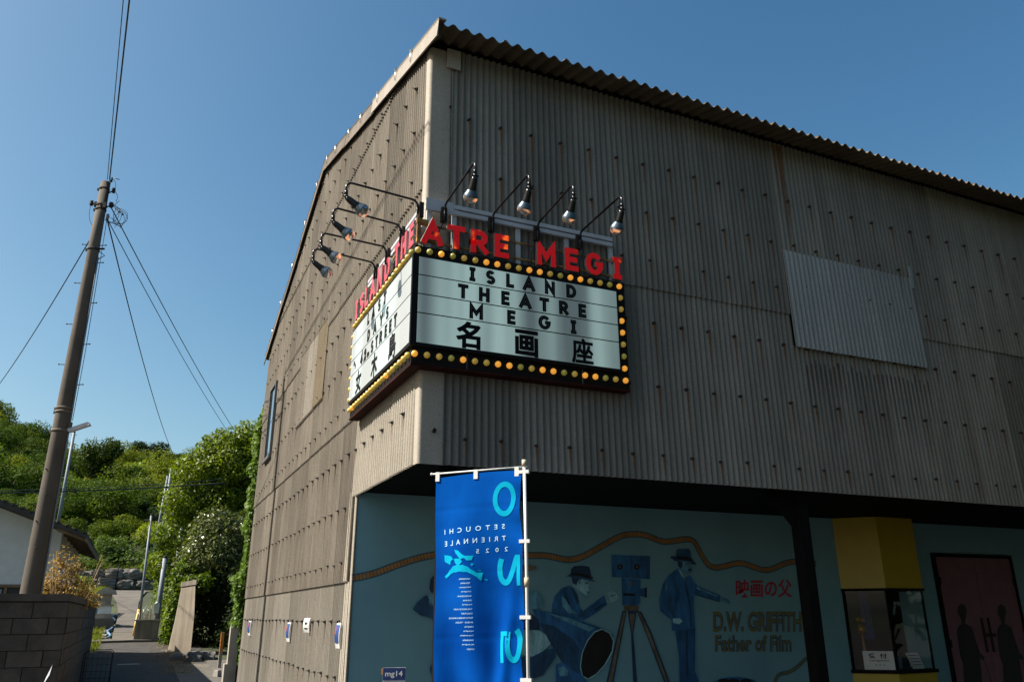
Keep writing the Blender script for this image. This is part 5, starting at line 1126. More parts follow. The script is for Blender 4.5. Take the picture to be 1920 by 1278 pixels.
wire('black power cable running overhead from the pole top, left of the pair', pa(0.02, 8.93), (-1.15, -26, 8.85), 0.30, 0.006)
wire('thin guy wire descending left from the utility pole', pa(-0.09, 7.75), (-9.4, 33, 9.2), 0.6, 0.010)
wire('leftmost of the three cables from the pole top into the trees', pa(0.145, 8.13), (0.75, 62, 12.2), 1.1, 0.012)
wire('middle of the three cables from the pole top into the trees', pa(0.15, 8.13), (0.9, 29, 8.7), 0.15, 0.009)
wire('rightmost of the three cables from the pole top into the trees', pa(0.17, 8.38), (1.3, 30, 8.9), 0.15, 0.011)
wire('black cable crossing level in front of the hillside', (-9.0, 23.6, 5.05), (0.6, 24.4, 6.05), 0.12, 0.022)
wire('thin black cable crossing level just above the thicker one', (-9.0, 23.6, 5.15), (0.6, 24.4, 6.2), 0.16, 0.010)

# ---------------------------------------------------------------- block wall at the lane
bwl = thing('block_wall', 'grey concrete block wall with coping, cornering beside the lane', 'wall', (-2.70, 6.45, 0))
mb = MB(); mb.box((-6.0, 0.02, -0.1), (-0.02, 0.13, 1.70)); mb.box((-0.13, 0.13, -0.1), (-0.02, 9.5, 1.70)); mb.build('mortar_core', plain('mortar', (0.045, 0.038, 0.034), 0.95), bwl)
bmesh_cache = {}
def blk(L, axis):
    k_ = (round(L, 3), axis)
    if k_ not in bmesh_cache:
        mb = MB(); b_ = 0.006
        if axis == 'x': mb.box((0, 0, 0), (L, 0.02, 0.187))
        else: mb.box((-0.02, 0, 0), (0.0, L, 0.187))
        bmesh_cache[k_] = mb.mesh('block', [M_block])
    return bmesh_cache[k_]
nb = 0
for r_ in range(9):
    z = -0.08+r_*0.197; off = 0.2 if r_ % 2 else 0
    for i in range(15):
        x1 = -0.0-i*0.4+(-off if i else 0); L = (0.39-(0 if (i or not off) else 0)) if i or not off else 0.19
        if not i and off: link('block', blk(0.19, 'x'), bwl, (-0.19-0.0, rr.uniform(-.003, .003), z)); continue
        x0 = -(i+1)*0.4+(0.2 if off else 0)
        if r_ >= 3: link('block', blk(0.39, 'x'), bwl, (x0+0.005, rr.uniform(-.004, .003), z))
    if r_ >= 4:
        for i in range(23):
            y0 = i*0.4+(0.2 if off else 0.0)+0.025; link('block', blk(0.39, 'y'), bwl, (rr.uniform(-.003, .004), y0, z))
mb = MB(); mb.box((-6.0, -0.02, 1.70), (0.02, 0.15, 1.79)); mb.box((-0.15, 0.15, 1.70), (0.02, 9.52, 1.79)); mb.build('coping', M_block, bwl)
# ---------------------------------------------------------------- house on the left
hs = thing('white_house', 'low white plastered house with dark tiled gable roof behind the pole', 'house', (-3.5, 13.7, 0))
HW = -6.6
pk = (HW/2, 3.13+0.37*(3.6)-0.0)
def hz(x): return 3.13+0.37*(0.5-x) if x > HW/2 else 3.13+0.37*(x-(HW-0.5))
mb = MB(); poly = [(0, 0), (0, hz(0)-0.10), (HW/2, hz(HW/2)-0.10), (HW, hz(HW)-0.10), (HW, 0)]
mb.prism(poly, lambda u, z, d: (u, d, z), 0.0, 6.3); mb.build('wall', M_white, hs)
for sgn in (0, 1):
    mb = MB(); xs_ = (0.5, HW/2) if sgn == 0 else (HW-0.5, HW/2)
    vs = []
    for y in (-0.72, 6.4):
        for x in xs_:
            z = 3.13 if x in (0.5, HW-0.5) else hz(HW/2)
            vs += [(x, y, z), (x, y, z-0.09)]
    mb.add(vs, [(0, 2, 6, 4), (1, 5, 7, 3), (0, 1, 3, 2), (4, 6, 7, 5), (0, 4, 5, 1), (2, 3, 7, 6)]); mb.build('roof', M_tile, hs)
mb = MB()
for i in range(22):
    x = 0.47-i*0.17; mb.tube([(x, -0.72, hz(x)+0.012), (x, 6.4, hz(x)+0.012)], 0.035, 6)
mb.build('roof_ridges', M_tile, hs)
for i in range(7):
    y = -0.55+i*1.05; mb = MB(); mb.obox((0.22, y, 3.13), (0.28, 0, -0.10), (0, 0.04, 0), (0, 0, 0.045)); mb.build('rafter', M_wood, hs)
mb = MB(); mb.box((0.485, -0.70, 2.98), (0.515, 6.35, 3.06)); mb.build('fascia', M_wood, hs)
mb = MB(); mb.box((-2.4, -0.03, 0.95), (-0.02, -0.002, 2.08)); mb.build('dark_window', M_tile, hs)
for x in (-2.4, -1.66, -0.86, -0.05):
    mb = MB(); mb.box((x, -0.055, 0.95), (x+0.05, -0.031, 2.08)); mb.build('window_post', M_wood, hs)
mb = MB(); mb.box((-2.42, -0.07, 2.081), (0.0, -0.002, 2.14)); mb.build('window_head', M_wood, hs)
mb = MB(); mb.box((-1.60, -0.05, 1.0), (-0.90, -0.032, 2.04)); mb.build('window_shutter', plain('shutter_blue', (0.22, 0.30, 0.38), 0.6), hs)
mb = MB(); mb.tube([(-0.25, -0.10, 3.2), (-0.25, -0.10, 2.4)], 0.02, 6); mb.build('downpipe', M_plast, hs)
# ---------------------------------------------------------------- old slab, boulders, posts on the lane
sb = thing('concrete_slab_wall', 'streaked upright slab of old concrete wall with vines over its top', 'wall', (-0.60, 19.4, 0.3))
mb = MB()
poly = [(-0.30, 0.0), (0.28, -0.05), (0.26, 1.2), (0.20, 2.0), (-0.13, 1.95), (-0.20, 1.0)]
ang = R(-58)
mb.prism(poly, lambda u, z, d: (u*math.cos(ang*0)+d*0.0+u*0.0, -u*1.2+d, z+0.05), 0.0, 0.22); mb.build('slab', M_slab, sb)
mb = MB(); mb.prism([(-0.15, 1.955), (0.22, 2.005), (0.21, 2.14), (-0.14, 2.08)], lambda u, z, d: (u, -u*1.2+d, z+0.05), -0.03, 0.25); mb.build('cap', M_oldconc, sb)
def rock(name, c, r, sd, label, cat='rock', group=None, mat=M_rock, sq=(1, 1, 0.7)):
    bm = bmesh.new(); bmesh.ops.create_icosphere(bm, subdivisions=3, radius=1)
    for v in bm.verts:
        n = noise.noise(v.co*1.3+Vector((sd, 0, 0)))*0.55+noise.noise(v.co*3.1+Vector((0, sd, 0)))*0.22
        q_ = v.co*(1+n); q_ = Vector([math.copysign(min(abs(a), 0.82), a) for a in q_]); v.co = Vector((q_.x*r*sq[0], q_.y*r*sq[1], q_.z*r*sq[2]))
    me = bpy.data.meshes.new(name); bm.to_mesh(me); bm.free(); me.materials.append(mat)
    for p in me.polygons: p.use_smooth = (sd % 2 == 0)
    o = link(name, me, None, c); return tag(o, label, cat, group) if label else o
rock('boulder', (-0.33, 17.9, 0.45), 0.26, 3, 'pale angular boulder at the foot of the concrete slab', sq=(1, 1, .9))
rock('boulder', (-0.02, 18.3, 0.42), 0.30, 5, 'grey boulder in the shade behind the pale angular one', sq=(1.2, 1, .8))
rock('boulder', (-0.72, 18.6, 0.45), 0.24, 8, 'brownish stone left of the slab foot, edging the lane', sq=(.7, 1.5, .7))
rock('boulder', (-0.92, 19.8, 0.5), 0.22, 11, 'low brownish stone farther along the lane edge', sq=(.6, 1.6, .7))
def stake(name, base, h_, w_, mats, label, cat, cap=0.0):
    t = thing(name, label, cat, base); mb = MB(); mb.box((-w_/2, -w_/2, 0), (w_/2, w_/2, h_*0.45)); mb.build('lower_post', mats[0], t)
    mb = MB(); mb.box((-w_/2, -w_/2, h_*0.45+0.001), (w_/2, w_/2, h_)); mb.build('upper_post', mats[1], t); return t
stake('marker_post', (0.17, 15.9, 0.27), 0.86, 0.075, [M_concrete, plain('post_orange', (0.50, 0.20, 0.04), 0.7)], 'slim post with orange upper half beside the dark hollow', 'post')
t = thing('bollard', 'squat pale concrete bollard at the lane edge', 'bollard', (-0.05, 13.9, 0.16)); mb = MB(); mb.tube([(0, 0, 0), (0, 0, 0.20), (0, 0, 0.22)], [0.11, 0.08, 0.07], 4, smooth=False); mb.build('body', M_concrete, t)
t = thing('gate_post', 'narrow old concrete post at the rear building corner under the ivy', 'post', (-0.10, 10.6, 0.05)); mb = MB(); mb.box((-0.11, -0.11, 0), (0.05, 0.08, 1.30)); mb.build('shaft', M_concrete, t); mb = MB(); mb.box((-0.16, -0.13, 0), (0.05, 0.10, 0.62)); mb.build('plinth', M_concrete, t)
# plinth with meter and distant poles
t = thing('plinth_planter', 'rough concrete plinth box at the start of the hill path', 'planter', (-1.47, 21.8, 0.80))
mb = MB(); mb.box((-0.33, -0.25, 0), (0.33, 0.3, 0.58)); mb.build('body', M_oldconc, t); mb = MB(); mb.box((-0.36, -0.27, 0.581), (0.36, 0.32, 0.62)); mb.build('rim', M_concrete, t)
t = thing('meter_box', 'small white meter box on a pipe above the concrete plinth', 'meter box', (-1.28, 21.72, 1.42)); mb = MB(); mb.tube([(0, 0, 0), (0, 0, 0.18)], 0.022, 8); mb.build('pipe', M_steel, t); mb = MB(); mb.box((-0.08, -0.06, 0.18), (0.08, 0.06, 0.45)); mb.tube([(0, 0, 0.451), (0, 0, 0.51)], [0.075, 0.02], 10); mb.build('housing', M_plast, t)
t = thing('pipe_bundle', 'tangle of white and red pipes standing on the plinth', 'pipes', (-1.54, 21.8, 1.42))
for i in range(8):
    mb = MB(); x = -0.2+0.05*i; mb.tube([(x, 0, 0), (x+rr.uniform(-.03, .03), 0, 0.14), (x+rr.uniform(-.1, .1), 0.03, rr.uniform(0.18, 0.42))], 0.010, 6); mb.build('pipe', [M_plast, plain('pipe_red', (0.3, 0.05, 0.04), .5), M_steel][i % 3], t)
def farpole(x, y, z0, z1, r, label, mat=M_steel, lean=0.0):
    t = thing('steel_pole', label, 'pole', (x, y, z0)); mb = MB(); mb.tube([(0, 0, 0), (lean, 0, z1-z0)], [r, r*0.75], 12); mb.build('shaft', mat, t)
    mb = MB(); mb.tube([(lean-0.2, 0, z1-z0-0.15), (lean+0.2, 0, z1-z0-0.15)], 0.02, 5); mb.ball((lean, 0, z1-z0+0.03), r*0.8, 8); mb.build('head', M_bolt, t); return t
farpole(-1.70, 22.8, 0.95, 4.61, 0.045, 'slim grey steel pole at the left of the plinth', lean=-0.07)
farpole(-1.20, 22.5, 0.9, 3.26, 0.090, 'thicker short grey pole just behind the meter box')
farpole(-0.60, 28.5, 1.7, 4.83, 0.085, 'grey pole half hidden by the right-hand foliage')
farpole(-0.78, 53.9, 4.2, 11.2, 0.10, 'tall grey pole rising from the bushes above the path')
farpole(-1.2, 56.0, 4.5, 11.0, 0.09, 'grey pole standing behind the tall pole above the path', lean=0.3)
farpole(-7.6, 60.0, 5.5, 14.4, 0.13, 'blue-grey pole on the slope beside the big utility pole')
t = thing('guard_pipe', 'yellow guard strip leaning at the foot of the slim steel pole', 'guard', (-1.83, 22.2, 0.86)); mb = MB(); mb.tube([(0, 0, 0), (0.07, 0.2, 0.86)], 0.034, 8); mb.build('strip', plain('guard_yellow', (0.62, 0.42, 0.10), .6), t)
# blue drain pipe beside the path
mb = MB(); pts = [(-2.50+0.06*math.sin(i*1.3), 21.9+i*0.32, gz(-2.5, 21.9+i*0.32)+0.06) for i in range(16)]; mb.tube(pts, 0.035, 8); tag(mb.build('drain_pipe', plain('pipe_blue', (0.12, 0.22, 0.34), .5)), 'blue flexible pipe snaking up beside the hill path', 'pipe')
# sheet fence, shrine, gate
t = thing('metal_fence', 'pale blue sheet metal fence below the dry bush', 'fence', (-3.75, 24.0, 0.5))
for i in range(4):
    mb = MB(); x0 = 0.25*i; mb.add([(x0, 0.8*i, 1.1), (x0+0.24, 0.8*i+0.76, 1.1), (x0+0.24, 0.8*i+0.76, 1.68), (x0, 0.8*i, 1.68)], [(0, 1, 2, 3)]); mb.build('panel', plain('fence_blue', (0.20, 0.30, 0.36), 0.5, 0.2, .2), t, fix=False)
    mb = MB(); mb.tube([(x0, 0.8*i-0.02, 0), (x0, 0.8*i-0.02, 1.72)], 0.03, 6); mb.build('post', M_wood, t)
mb = MB(); mb.tube([(0, -0.04, 1.70), (1.0, 3.16, 1.72)], 0.022, 6); mb.build('rail', M_wood, t)
t = thing('stone_shrine', 'small grey stone shrine with a roofed top beside the path', 'shrine', (-2.76, 24.2, 1.15))
q_ = 0.72
for nm, a, b, m_ in (('base', (-.45, -.5, 0), (.45, .5, .42), M_rock), ('plinth', (-.36, -.3, .42), (.36, .3, .62), M_concrete), ('box', (-.27, -.25, .62), (.27, .25, .95), M_white), ('box_lid', (-.34, -.3, .95), (.34, .3, 1.02), M_concrete), ('shaft', (-.22, -.14, 1.02), (.22, .14, 1.45), M_concrete)):
    mb = MB(); mb.box(tuple(v*q_ for v in a), tuple(v*q_ for v in b)); mb.build(nm, m_, t)
mb = MB(); mb.prism([(-.42*q_, 1.45*q_), (.42*q_, 1.45*q_), (.34*q_, 1.62*q_), (0, 1.75*q_), (-.34*q_, 1.62*q_)], lambda u, z, d: (u, d, z), -.2, .2); mb.build('roof', M_concrete, t)
t = thing('mesh_gate', 'dark metal mesh gate in front of the stone bank', 'gate', (-3.9, 44.0, gz(-3.9, 44)))
for i in range(7): 
    mb = MB(); mb.tube([(0, 0, 0.15+0.16*i), (0.95, 0, 0.15+0.16*i)], 0.018, 5); mb.build('bar', M_bolt, t)
for x in (0, .95): mb = MB(); mb.tube([(x, 0, 0), (x, 0, 1.3)], 0.035, 6); mb.build('post', M_bolt, t)
# retaining bank stones
for i in range(46):
    x = -8.2+(i % 23)*0.33; rock('bank_stone', (x, 50.4+0.2*math.sin(i*2.1)+0.35*(i//23), 3.15+0.12*(i % 3)+0.62*(i//23)), 0.42+0.1*math.sin(i*3.7), 20+i, 'rough grey stone in the retaining bank above the path', 'stone', 'stones of the bank above the path', sq=(1.3, .8, .8))
for i in range(12):
    x = -2.62+0.06*math.sin(i*2.3); y = 22.2+i*0.45; rock('edge_stone', (x, y, gz(x, y)-0.02), 0.11+0.03*math.sin(i), 60+i, 'dark stone edging the grass strip left of the path', 'stone', 'stones along the left edge of the path', sq=(1, 1.2, .7))
# dark collection cage in the shade, white pennant tip
t = thing('litter_cage', 'dark folding wire cage standing in the shade by the block wall', 'cage', (-2.67, 12.4, gz(-2.5, 12.4)-0.14))
M_dk = plain('dark_metal', (0.012, 0.015, 0.02), 0.6, 0.1)
for yy in (0, .9):
    mb = MB(); mb.tube([(0, yy, 0), (0, yy, 0.80), (0.03, yy, 0.84), (0.46, yy, 0.84), (0.50, yy, 0.80), (0.50, yy, 0)], 0.009, 8); mb.build('frame', M_dk, t)
for i in range(6):
    mb = MB(); mb.tube([(0, 0, 0.12+0.12*i), (0.5, 0, 0.12+0.12*i)], 0.004, 5); mb.build('bar', M_dk, t)
for i in range(5):
    mb = MB(); mb.tube([(0.08+0.085*i, 0, 0.02), (0.08+0.085*i, 0, 0.83)], 0.0035, 5); mb.build('bar', M_dk, t)
mb = MB(); mb.add([(0, 0, 0), (0.22, 0.05, 0.0), (0.30, 0.05, 0.09), (0.05, 0.0, 0.07), (0, 0.2, 0), (0.22, 0.25, 0.0), (0.30, 0.25, 0.09), (0.05, 0.2, 0.07)], [(0,1,2,3),(4,7,6,5),(0,4,5,1),(1,5,6,2),(2,6,7,3),(3,7,4,0)])
tag(mb.build('pale_slab', M_concrete, None, (-2.15, 11.4, 0.21)), 'small pale slab lying at the foot of the dark cage', 'slab')
t = thing('pennant_stake', 'thin white pointed pennant tip in front of the block wall', 'pennant', (-2.585, 2.97, 0)); mb = MB(); mb.tube([(0, 0, 0), (0.0, 0, 0.9)], 0.008, 6); mb.build('stake', M_plast, t)
mb = MB(); mb.add([(0, 0, 0.9), (-0.02, -0.02, 0.86), (0.045, -0.02, 1.0), (0.055, 0.0, 1.085), (0.02, 0.01, 0.98)], [(0, 1, 2), (0, 2, 4), (4, 2, 3)]); mb.build('pennant', M_bar, t, fix=False)

# ---------------------------------------------------------------- vegetation
def leaf_cloud(blobs, n, size, seed, mb=None, shell=0.55, flat=0.35):
    """small leaf quads spread through ellipsoids, denser near their skins"""
    rd = random.Random(seed); mb = mb or MB(); tot = sum(b[1][0]*b[1][1]*b[1][2]**1 for b in blobs)
    for (c, r, *rest) in blobs:
        k_ = int(n*(r[0]*r[1]*r[2])/tot)
        # break the blob into sprays
        for i in range(k_):
            while True:
                d = Vector((rd.gauss(0, 1), rd.gauss(0, 1), rd.gauss(0, 1)))
                if d.length > 0.1: break
            d.normalize(); q_ = 1-abs(rd.gauss(0, 1))*shell*0.45
            q_ *= 1+0.28*noise.noise(d*2.3+Vector((seed+c[0], c[1], c[2])))+0.15*noise.noise(d*6.1+Vector((seed, 0, 0)))
            if q_ < 0: q_ = rd.random()
            p = Vector((c[0]+d.x*r[0]*q_, c[1]+d.y*r[1]*q_, c[2]+d.z*r[2]*q_))
            nrm = (d*0.8+Vector((rd.gauss(0, .6), rd.gauss(0, .6), rd.gauss(0, .6)+flat))).normalized()
            u = nrm.orthogonal().normalized(); a = rd.random()*6.28; vv = nrm.cross(u)
            e1 = (u*math.cos(a)+vv*math.sin(a)); e2 = nrm.cross(e1); s_ = size*rd.uniform(0.6, 1.4)
            t1 = e1*s_; t2 = e2*s_*0.5
            mb.add([p-t1, p+t2*0.9-t1*0.1, p+t1, p-t2*0.9+t1*0.1], [(0, 1, 2, 3)])
    return mb
def crown_blobs(seed, R_, H_, n=9):
    rd = random.Random(seed); out = [((0, 0, H_*0.5), (R_*0.62, R_*0.62, H_*0.42))]
    for i in range(n):
        a = rd.random()*6.28; rad = R_*rd.uniform(0.35, 0.68); z = H_*rd.uniform(0.2, 0.85); s_ = rd.uniform(0.30, 0.48)
        out.append(((rad*math.cos(a), rad*math.sin(a), z), (R_*s_, R_*s_, R_*s_*0.75)))
    return out
M_leafdk2 = leafmat('leaf_evergreen', (0.018, 0.038, 0.010), (0.04, 0.07, 0.014), 0.7, 0.2)
variants = []
for i in range(7):
    RR = [3.0, 3.4, 2.7, 3.1, 2.9, 2.5, 3.3][i]; HH = [4.0, 3.4, 4.4, 3.8, 4.2, 4.6, 3.3][i]
    mb = leaf_cloud(crown_blobs(100+i, RR, HH, 9+i), 6500, 0.115+0.02*(i % 2), 200+i)
    rd = random.Random(i)
    for k_ in range(5):
        a = k_*1.3+i; mb.tube([(0, 0, -1.5), (0.1, 0, 0.8), (math.cos(a)*0.9, math.sin(a)*0.9, 2.2+0.3*k_ % 1)], [0.14, 0.10, 0.03], 5, mi=1, caps=False)
    variants.append(mb.mesh('hill_tree', [[M_leaf, M_leafyel, M_leaf, M_leafnear, M_leaf, M_leafdk2, M_leafyel][i], M_bark]))
rd = random.Random(11); spots = []
CX, CY = -1.9, -6.0
y = 54.0
while y < 178:
    hw = (y-CY)
    xl = CX+hw*math.tan(R(-11.5))-3; xr = CX+hw*math.tan(R(7.5))+3
    sp = 2.5+0.011*(y-54)
    x = xl+rd.random()*sp
    while x < xr:
        px = x+rd.uniform(-.9, .9); py = y+rd.uniform(-.9, .9); s_ = rd.choice((0.42, 0.55, 0.65, 0.75, 0.85, 1.05))*rd.uniform(.9, 1.1)*(0.60+0.40*sstep(54, 85, y))
        if py < 60 and -7 < px < 1: s_ *= 0.55
        spots.append((px, py, s_)); x += sp*rd.uniform(0.8, 1.2)
    y += 2.7+0.016*(y-54)
far = MB()
for i, (px, py, s_) in enumerate(spots):
    if i < 294:
        o = link('hill_tree', variants[rd.randrange(7)], None, (px, py, gz(px, py)+0.1*s_)); o.rotation_euler = (rd.uniform(-.1, .1), rd.uniform(-.1, .1), rd.random()*6.28); o.scale = (s_*rd.uniform(.9, 1.25), s_*rd.uniform(.9, 1.25), s_*rd.uniform(0.8, 1.25))
        tag(o, 'one of the dense green trees covering the hillside', 'tree', 'trees covering the hillside')
    else:
        bl = [((px+c[0]*s_*1.2, py+c[1]*s_*1.2, gz(px, py)+c[2]*s_), (r[0]*s_*1.15, r[1]*s_*1.15, r[2]*s_)) for c, r in crown_blobs(300+i % 9, 2.5, 4.3, 8)]
        leaf_cloud(bl, 750, 0.20, i, far)
tag(far.build('far_wood', M_leaf, fix=False), 'distant wood closing the ridge of the hill', 'wood', kind='stuff')
print('trees', len(spots))
# unseen evergreens added to block sky from the front's right; lamps reflect some greenery
for i, (px, py, s_, v_, lb) in enumerate(((4.6, -10.5, 2.0, 5, 'nearest the yard'), (7.6, -9.0, 2.2, 4, 'second along the forecourt'), (10.8, -8.0, 2.3, 5, 'third along the forecourt'), (14.0, -7.0, 2.3, 4, 'fourth along the forecourt'), (17.2, -4.5, 2.3, 5, 'fifth along the forecourt'), (9.0, -12.5, 2.5, 0, 'behind the row of five'))):
    o = link('sky_block_tree', variants[v_], None, (px, py, gz(px, py)-0.2)); o.rotation_euler = (0, 0, i*1.3); o.scale = (s_, s_, s_*0.95)
    tag(o, 'unseen evergreen added across the forecourt to block sky, '+lb, 'tree', 'unseen evergreens added to block sky')
# undergrowth closing gaps on the slope
mb = MB(); rd = random.Random(5)
for i in range(26000):
    py = 52.5+rd.random()**1.5*70; px = -1.9+(py+6)*math.tan(R(rd.uniform(-11, 7))); z = gz(px, py)+rd.random()**2*1.3
    s_ = 0.12+0.0016*(py-50); nrm = Vector((rd.gauss(0, .6), rd.gauss(0, .6)-0.4, 1)).normalized(); u = nrm.orthogonal().normalized(); vv = nrm.cross(u)
    p = Vector((px, py, z)); mb.add([p-u*s_, p+vv*s_*0.5, p+u*s_, p-vv*s_*0.5], [(0, 1, 2, 3)])
tag(mb.build('undergrowth', M_leaf, fix=False), kind='stuff')
# leaf litter along the lane edge
mb = MB()
for i in range(1600):
    px = -0.75+rd.gauss(0, .28); py = rd.uniform(14.5, 21.2); z = gz(px, py)+0.035+rd.random()*0.01; s_ = rd.uniform(.012, .03); a = rd.random()*6.28
    mb.add([(px+s_*math.cos(a), py+s_*math.sin(a), z), (px-s_*.5*math.sin(a), py+s_*.5*math.cos(a), z+.008), (px-s_*math.cos(a), py-s_*math.sin(a), z), (px+s_*.5*math.sin(a), py-s_*.5*math.cos(a), z+.004)], [(0, 1, 2, 3)])
tag(mb.build('leaf_litter', M_dry, fix=False), kind='stuff')
mb = MB(); mb.box((-2.1, 17.2, gz(-1.8, 17.4)+0.006), (-1.6, 17.6, gz(-1.8, 17.4)+0.030)); tag(mb.build('drain_cover', M_concrete), 'square concrete drain cover set in the shaded lane', 'drain cover')
# grass along the path and foot of the bank
mb = MB()
for i in range(15000):
    k_ = rd.random()
    if k_ < 0.3: px, py = rd.uniform(-4.3, -2.65), rd.uniform(20.0, 25)
    elif k_ < 0.6: px, py = rd.uniform(-9, -3.3), rd.uniform(30, 52)
    elif k_ < 0.8: px, py = rd.uniform(-8, 2), rd.uniform(51.5, 56)
    else: px, py = rd.uniform(-1.1, 1.6), rd.uniform(24, 40)
    z = gz(px, py); h_ = rd.uniform(0.08, 0.30)*(0.5 if py < 26 else 1.0); a = rd.random()*6.28; w_ = 0.018
    lx, ly_ = rd.gauss(0, .3)*h_, rd.gauss(0, .3)*h_
    mb.add([(px-w_*math.cos(a), py-w_*math.sin(a), z), (px+w_*math.cos(a), py+w_*math.sin(a), z), (px+lx, py+ly_, z+h_)], [(0, 1, 2)])
tag(mb.build('grass', M_grass, fix=False), kind='stuff')
def tree(name, label, base, blobs, n, size, mat, seed, trunk_r=0.1, cat='tree', limbs=7):
    t = thing(name, label, cat, base); mb = MB(); rd = random.Random(seed)
    top_ = max(b[0][2] for b in blobs)
    mb.tube([(0, 0, -0.2), (0.05, 0.02, top_*0.35), (0.0, 0.05, top_*0.7)], [trunk_r, trunk_r*0.8, trunk_r*0.4], 8)
    for (c, r, *_) in blobs[:limbs+4]:
        mb.tube([(0.03, 0.02, top_*0.25), (c[0]*0.5, c[1]*0.5, c[2]*0.62), (c[0], c[1], c[2])], [trunk_r*0.55, trunk_r*0.35, trunk_r*0.1], 6)
    mb.build('trunk', M_bark, t, fix=False)
    leaf_cloud(blobs, n, size, seed).build('crown', mat, t, fix=False); return t
big = [((0.0, 0.0, 6.4), (1.3, 1.3, 1.3)), ((-1.0, 0, 6.0), (1.05, 1.0, 1.0)), ((0.7, 0, 7.3), (1.0, 1.0, .85)), ((-0.5, 0.2, 7.0), (.8, .8, .7)), ((1.1, 0, 6.0), (1.1, 1, 1.2)), ((-1.35, 0, 4.9), (1.0, .9, .9)),
       ((-0.3, -0.2, 4.9), (1.1, 1, 1.0)), ((-1.7, -0.2, 3.7), (.8, .7, .55)), ((0.9, -.2, 4.6), (1.2, 1, 1.1)), ((-0.9, -0.3, 3.3), (.7, .7, .5)), ((0.2, -.2, 3.4), (1.0, .9, .9)), ((1.5, 0, 7.5), (.7, .7, .6)), ((-1.95, -.2, 2.7), (.65, .6, .6)), ((-1.5, 0, 2.0), (.7, .6, .6))]
tree('broadleaf_tree', 'tall bright green broadleaf tree rising beside the building', (0.75, 26.0, 0.55), big, 38000, 0.075, M_leafnear, 31, 0.17)
sh = [((0, 0, 3.0), (1.15, 1.0, 1.15)), ((-.55, 0, 2.6), (.75, .7, .7)), ((.55, 0, 3.4), (.8, .7, .8)), ((-.2, 0, 3.7), (.7, .6, .7)), ((.7, .1, 2.5), (.8, .7, .8)), ((-.1, -.2, 1.9), (.8, .6, .5)), ((-.75, -.2, 1.9), (.42, .4, .4)), ((1.2, 0, 3.0), (.7, .7, .9))]
tree('glossy_shrub', 'large dark shrub with glossy pale glinting leaves before the tall tree', (0.32, 21.2, 0.45), sh, 17000, 0.055, M_leafgloss, 41, 0.10, 'shrub')
cb = [((0.0, 0, 1.5), (.36, .4, .8)), ((-.12, 0, .7), (.30, .3, .5)), ((0.1, 0, 2.2), (.4, .4, .5)), ((-.05, -.3, 1.0), (.3, .3, .5)), ((0.33, -.5, 2.0), (.32, .3, .28)), ((.62, -.6, 2.05), (.3, .3, .3))]
tree('climbing_bush', 'bright green climbing bush covering the left end of the concrete slab', (-0.72, 20.9, 0.4), cb, 6500, 0.06, M_leafnear, 51, 0.04, 'bush')
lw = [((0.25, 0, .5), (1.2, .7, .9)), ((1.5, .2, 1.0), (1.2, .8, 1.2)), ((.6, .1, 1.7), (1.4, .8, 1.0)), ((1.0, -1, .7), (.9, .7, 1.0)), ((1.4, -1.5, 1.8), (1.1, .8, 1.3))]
tree('thicket_painted_shade', 'thicket filling the hollow behind the slab, shade painted into its leaf colour', (0.25, 21.0, 0.35), lw, 30000, 0.06, M_leafshade, 61, 0.05, 'bush')  # the hollow's shade is put into the leaf colour
lo = [((-0.3, 0, 1.0), (.7, .8, .9)), ((.3, .5, 1.8), (.8, .8, 1.0)), ((.9, .8, 2.6), (1.0, .9, 1.1)), ((.2, .3, .5), (.9, .8, .6))]
tree('pathside_bush', 'leafy bush right of the hill path behind the poles', (-0.35, 25.2, 1.1), lo, 8000, 0.06, M_leafnear, 71, 0.05, 'bush')
# ivy on the rear corner
iv = thing('ivy', 'bright ivy hanging down the rear corner of the corrugated building', 'ivy', (0.05, 10.35, 0))
rd = random.Random(77); mb = MB()
for i in range(5200):
    z = 0.62+5.0*rd.random(); wob = 0.10+0.10*noise.noise(Vector((z*1.7, 0, 0)))+0.10*noise.noise(Vector((z*4.3, 5, 0)))
    wd = (0.15 if z > 2.2 else 0.23)+wob; wd *= 1-0.55*sstep(4.9, 5.7, z)
    if z < 1.3: wd *= 0.55
    x = 0.10-wd*rd.random()**0.8-0.03; yy = 0.05+rd.random()*0.45
    p = Vector((x, yy, z)); nrm = Vector((-0.8+rd.gauss(0, .4), -0.6+rd.gauss(0, .5), 0.3+rd.gauss(0, .4))).normalized(); u = nrm.orthogonal().normalized(); a = rd.random()*6.28; vv = nrm.cross(u)
    e1 = u*math.cos(a)+vv*math.sin(a); e2 = nrm.cross(e1); s_ = rd.uniform(0.025, 0.055)
    mb.add([p-e1*s_, p+e2*s_*0.75, p+e1*s_, p-e2*s_*0.75], [(0, 1, 2, 3)])
mb.build('leaves', M_ivy, iv, fix=False)
mb = MB()
for k_ in range(5): mb.tube([(0.02-0.05*k_, 0.15+0.05*k_, 0.1), (0.0-0.02*k_, 0.2, 2.0), (-0.02+0.02*k_, 0.2, 4.2), (0.03, 0.2, 5.4)], [0.02, 0.014, 0.01, 0.005], 5)
mb.build('stems', M_bark, iv, fix=False)
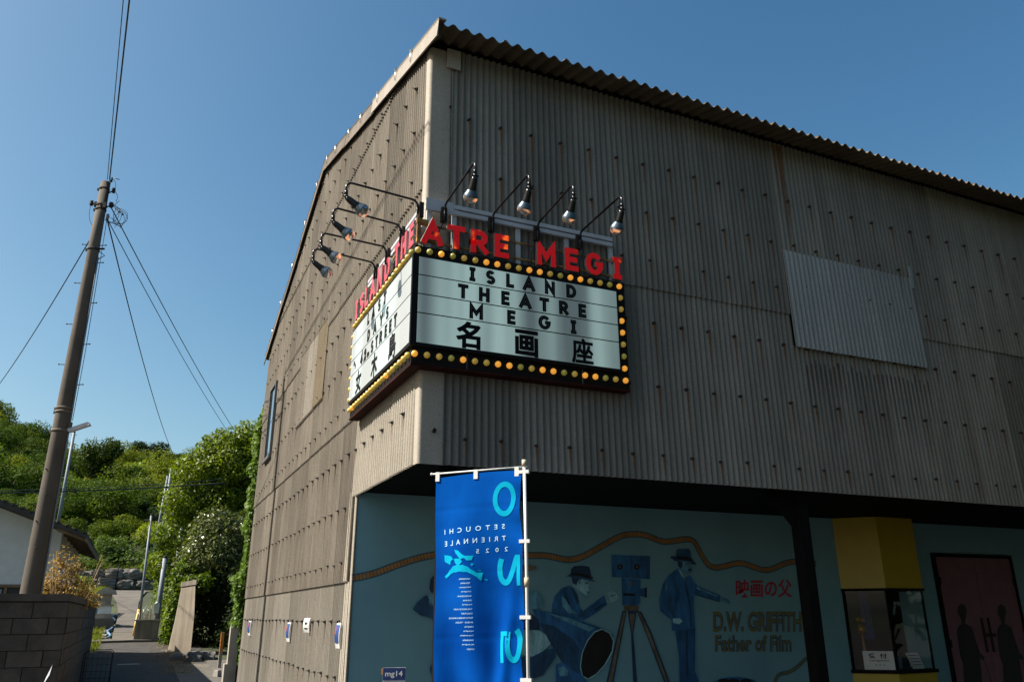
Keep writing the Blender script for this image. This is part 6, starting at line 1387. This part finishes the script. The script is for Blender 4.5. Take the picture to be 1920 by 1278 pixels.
# dry bamboo-grass bush behind the block wall
db = [((0, 0, 1.85), (.40, .35, .36)), ((-.25, 0, 1.95), (.26, .3, .42)), ((.25, 0, 1.75), (.30, .3, .30)), ((-.12, 0, 2.3), (.26, .2, .34)), ((.45, .2, 1.72), (.22, .2, .22)), ((-.35, 0, 1.75), (.22, .25, .3)), ((.1, 0, 2.15), (.2, .2, .3))]
t = thing('dry_bush', 'sunlit golden dry bush behind the block wall', 'bush', (-3.05, 10.5, 0.1))
leaf_cloud(db, 2400, 0.032, 91, shell=1.7).build('dead_leaves', M_dry, t, fix=False)
rd = random.Random(3); mb = MB()
for i in range(46):
    a = rd.random()*6.28; e = rd.uniform(.1, .6); mb.tube([(rd.gauss(0, .08), rd.gauss(0, .08), 0), (math.cos(a)*e*0.4, math.sin(a)*e*0.4, 1.2), (math.cos(a)*e, math.sin(a)*e, rd.uniform(1.6, 2.5))], [0.010, 0.007, 0.003], 5)
mb.build('stems', plain('dry_stem', (0.30, 0.20, 0.09), .8), t, fix=False)
# leaf plants round the house's rear corner
hb = [((0, 0, 1.2), (.9, .8, .9)), ((.9, .8, 1.0), (.8, .8, .7)), ((-.4, 1, 1.8), (.8, .7, .8))]
tree('garden_bush', 'mid green bush behind the white house eave', (-4.6, 30.0, 0.6), hb, 7000, 0.08, M_leafnear, 95, 0.05, 'bush')
tree('garden_bush', 'low green bush beside the mesh gate', (-5.6, 43.0, 1.9), hb, 7000, 0.10, M_leafnear, 96, 0.05, 'bush')
# pylon and little masts on the ridge
t = thing('lattice_pylon', 'small lattice pylon on the skyline of the hill', 'pylon', (-13.2, 169.5, 29.0))
for i, (sx, sy) in enumerate(((-1, -1), (1, -1), (1, 1), (-1, 1))):
    mb = MB(); mb.tube([(sx*0.9, sy*0.9, 0), (sx*0.15, sy*0.15, 6.4)], 0.07, 5); mb.build('leg', M_steel, t)
for z in (4.6, 5.6): mb = MB(); mb.tube([(-1.1, 0, z), (1.1, 0, z)], 0.06, 5); mb.build('crossarm', M_steel, t)
for k_ in range(5):
    z0 = 1.0*k_; a = 0.9-0.117*z0; b = 0.9-0.117*(z0+1); mb = MB(); mb.tube([(-a, -a, z0), (b, -b, z0+1)], 0.035, 4); mb.tube([(a, -a, z0), (-b, -b, z0+1)], 0.035, 4); mb.build('brace', M_steel, t)
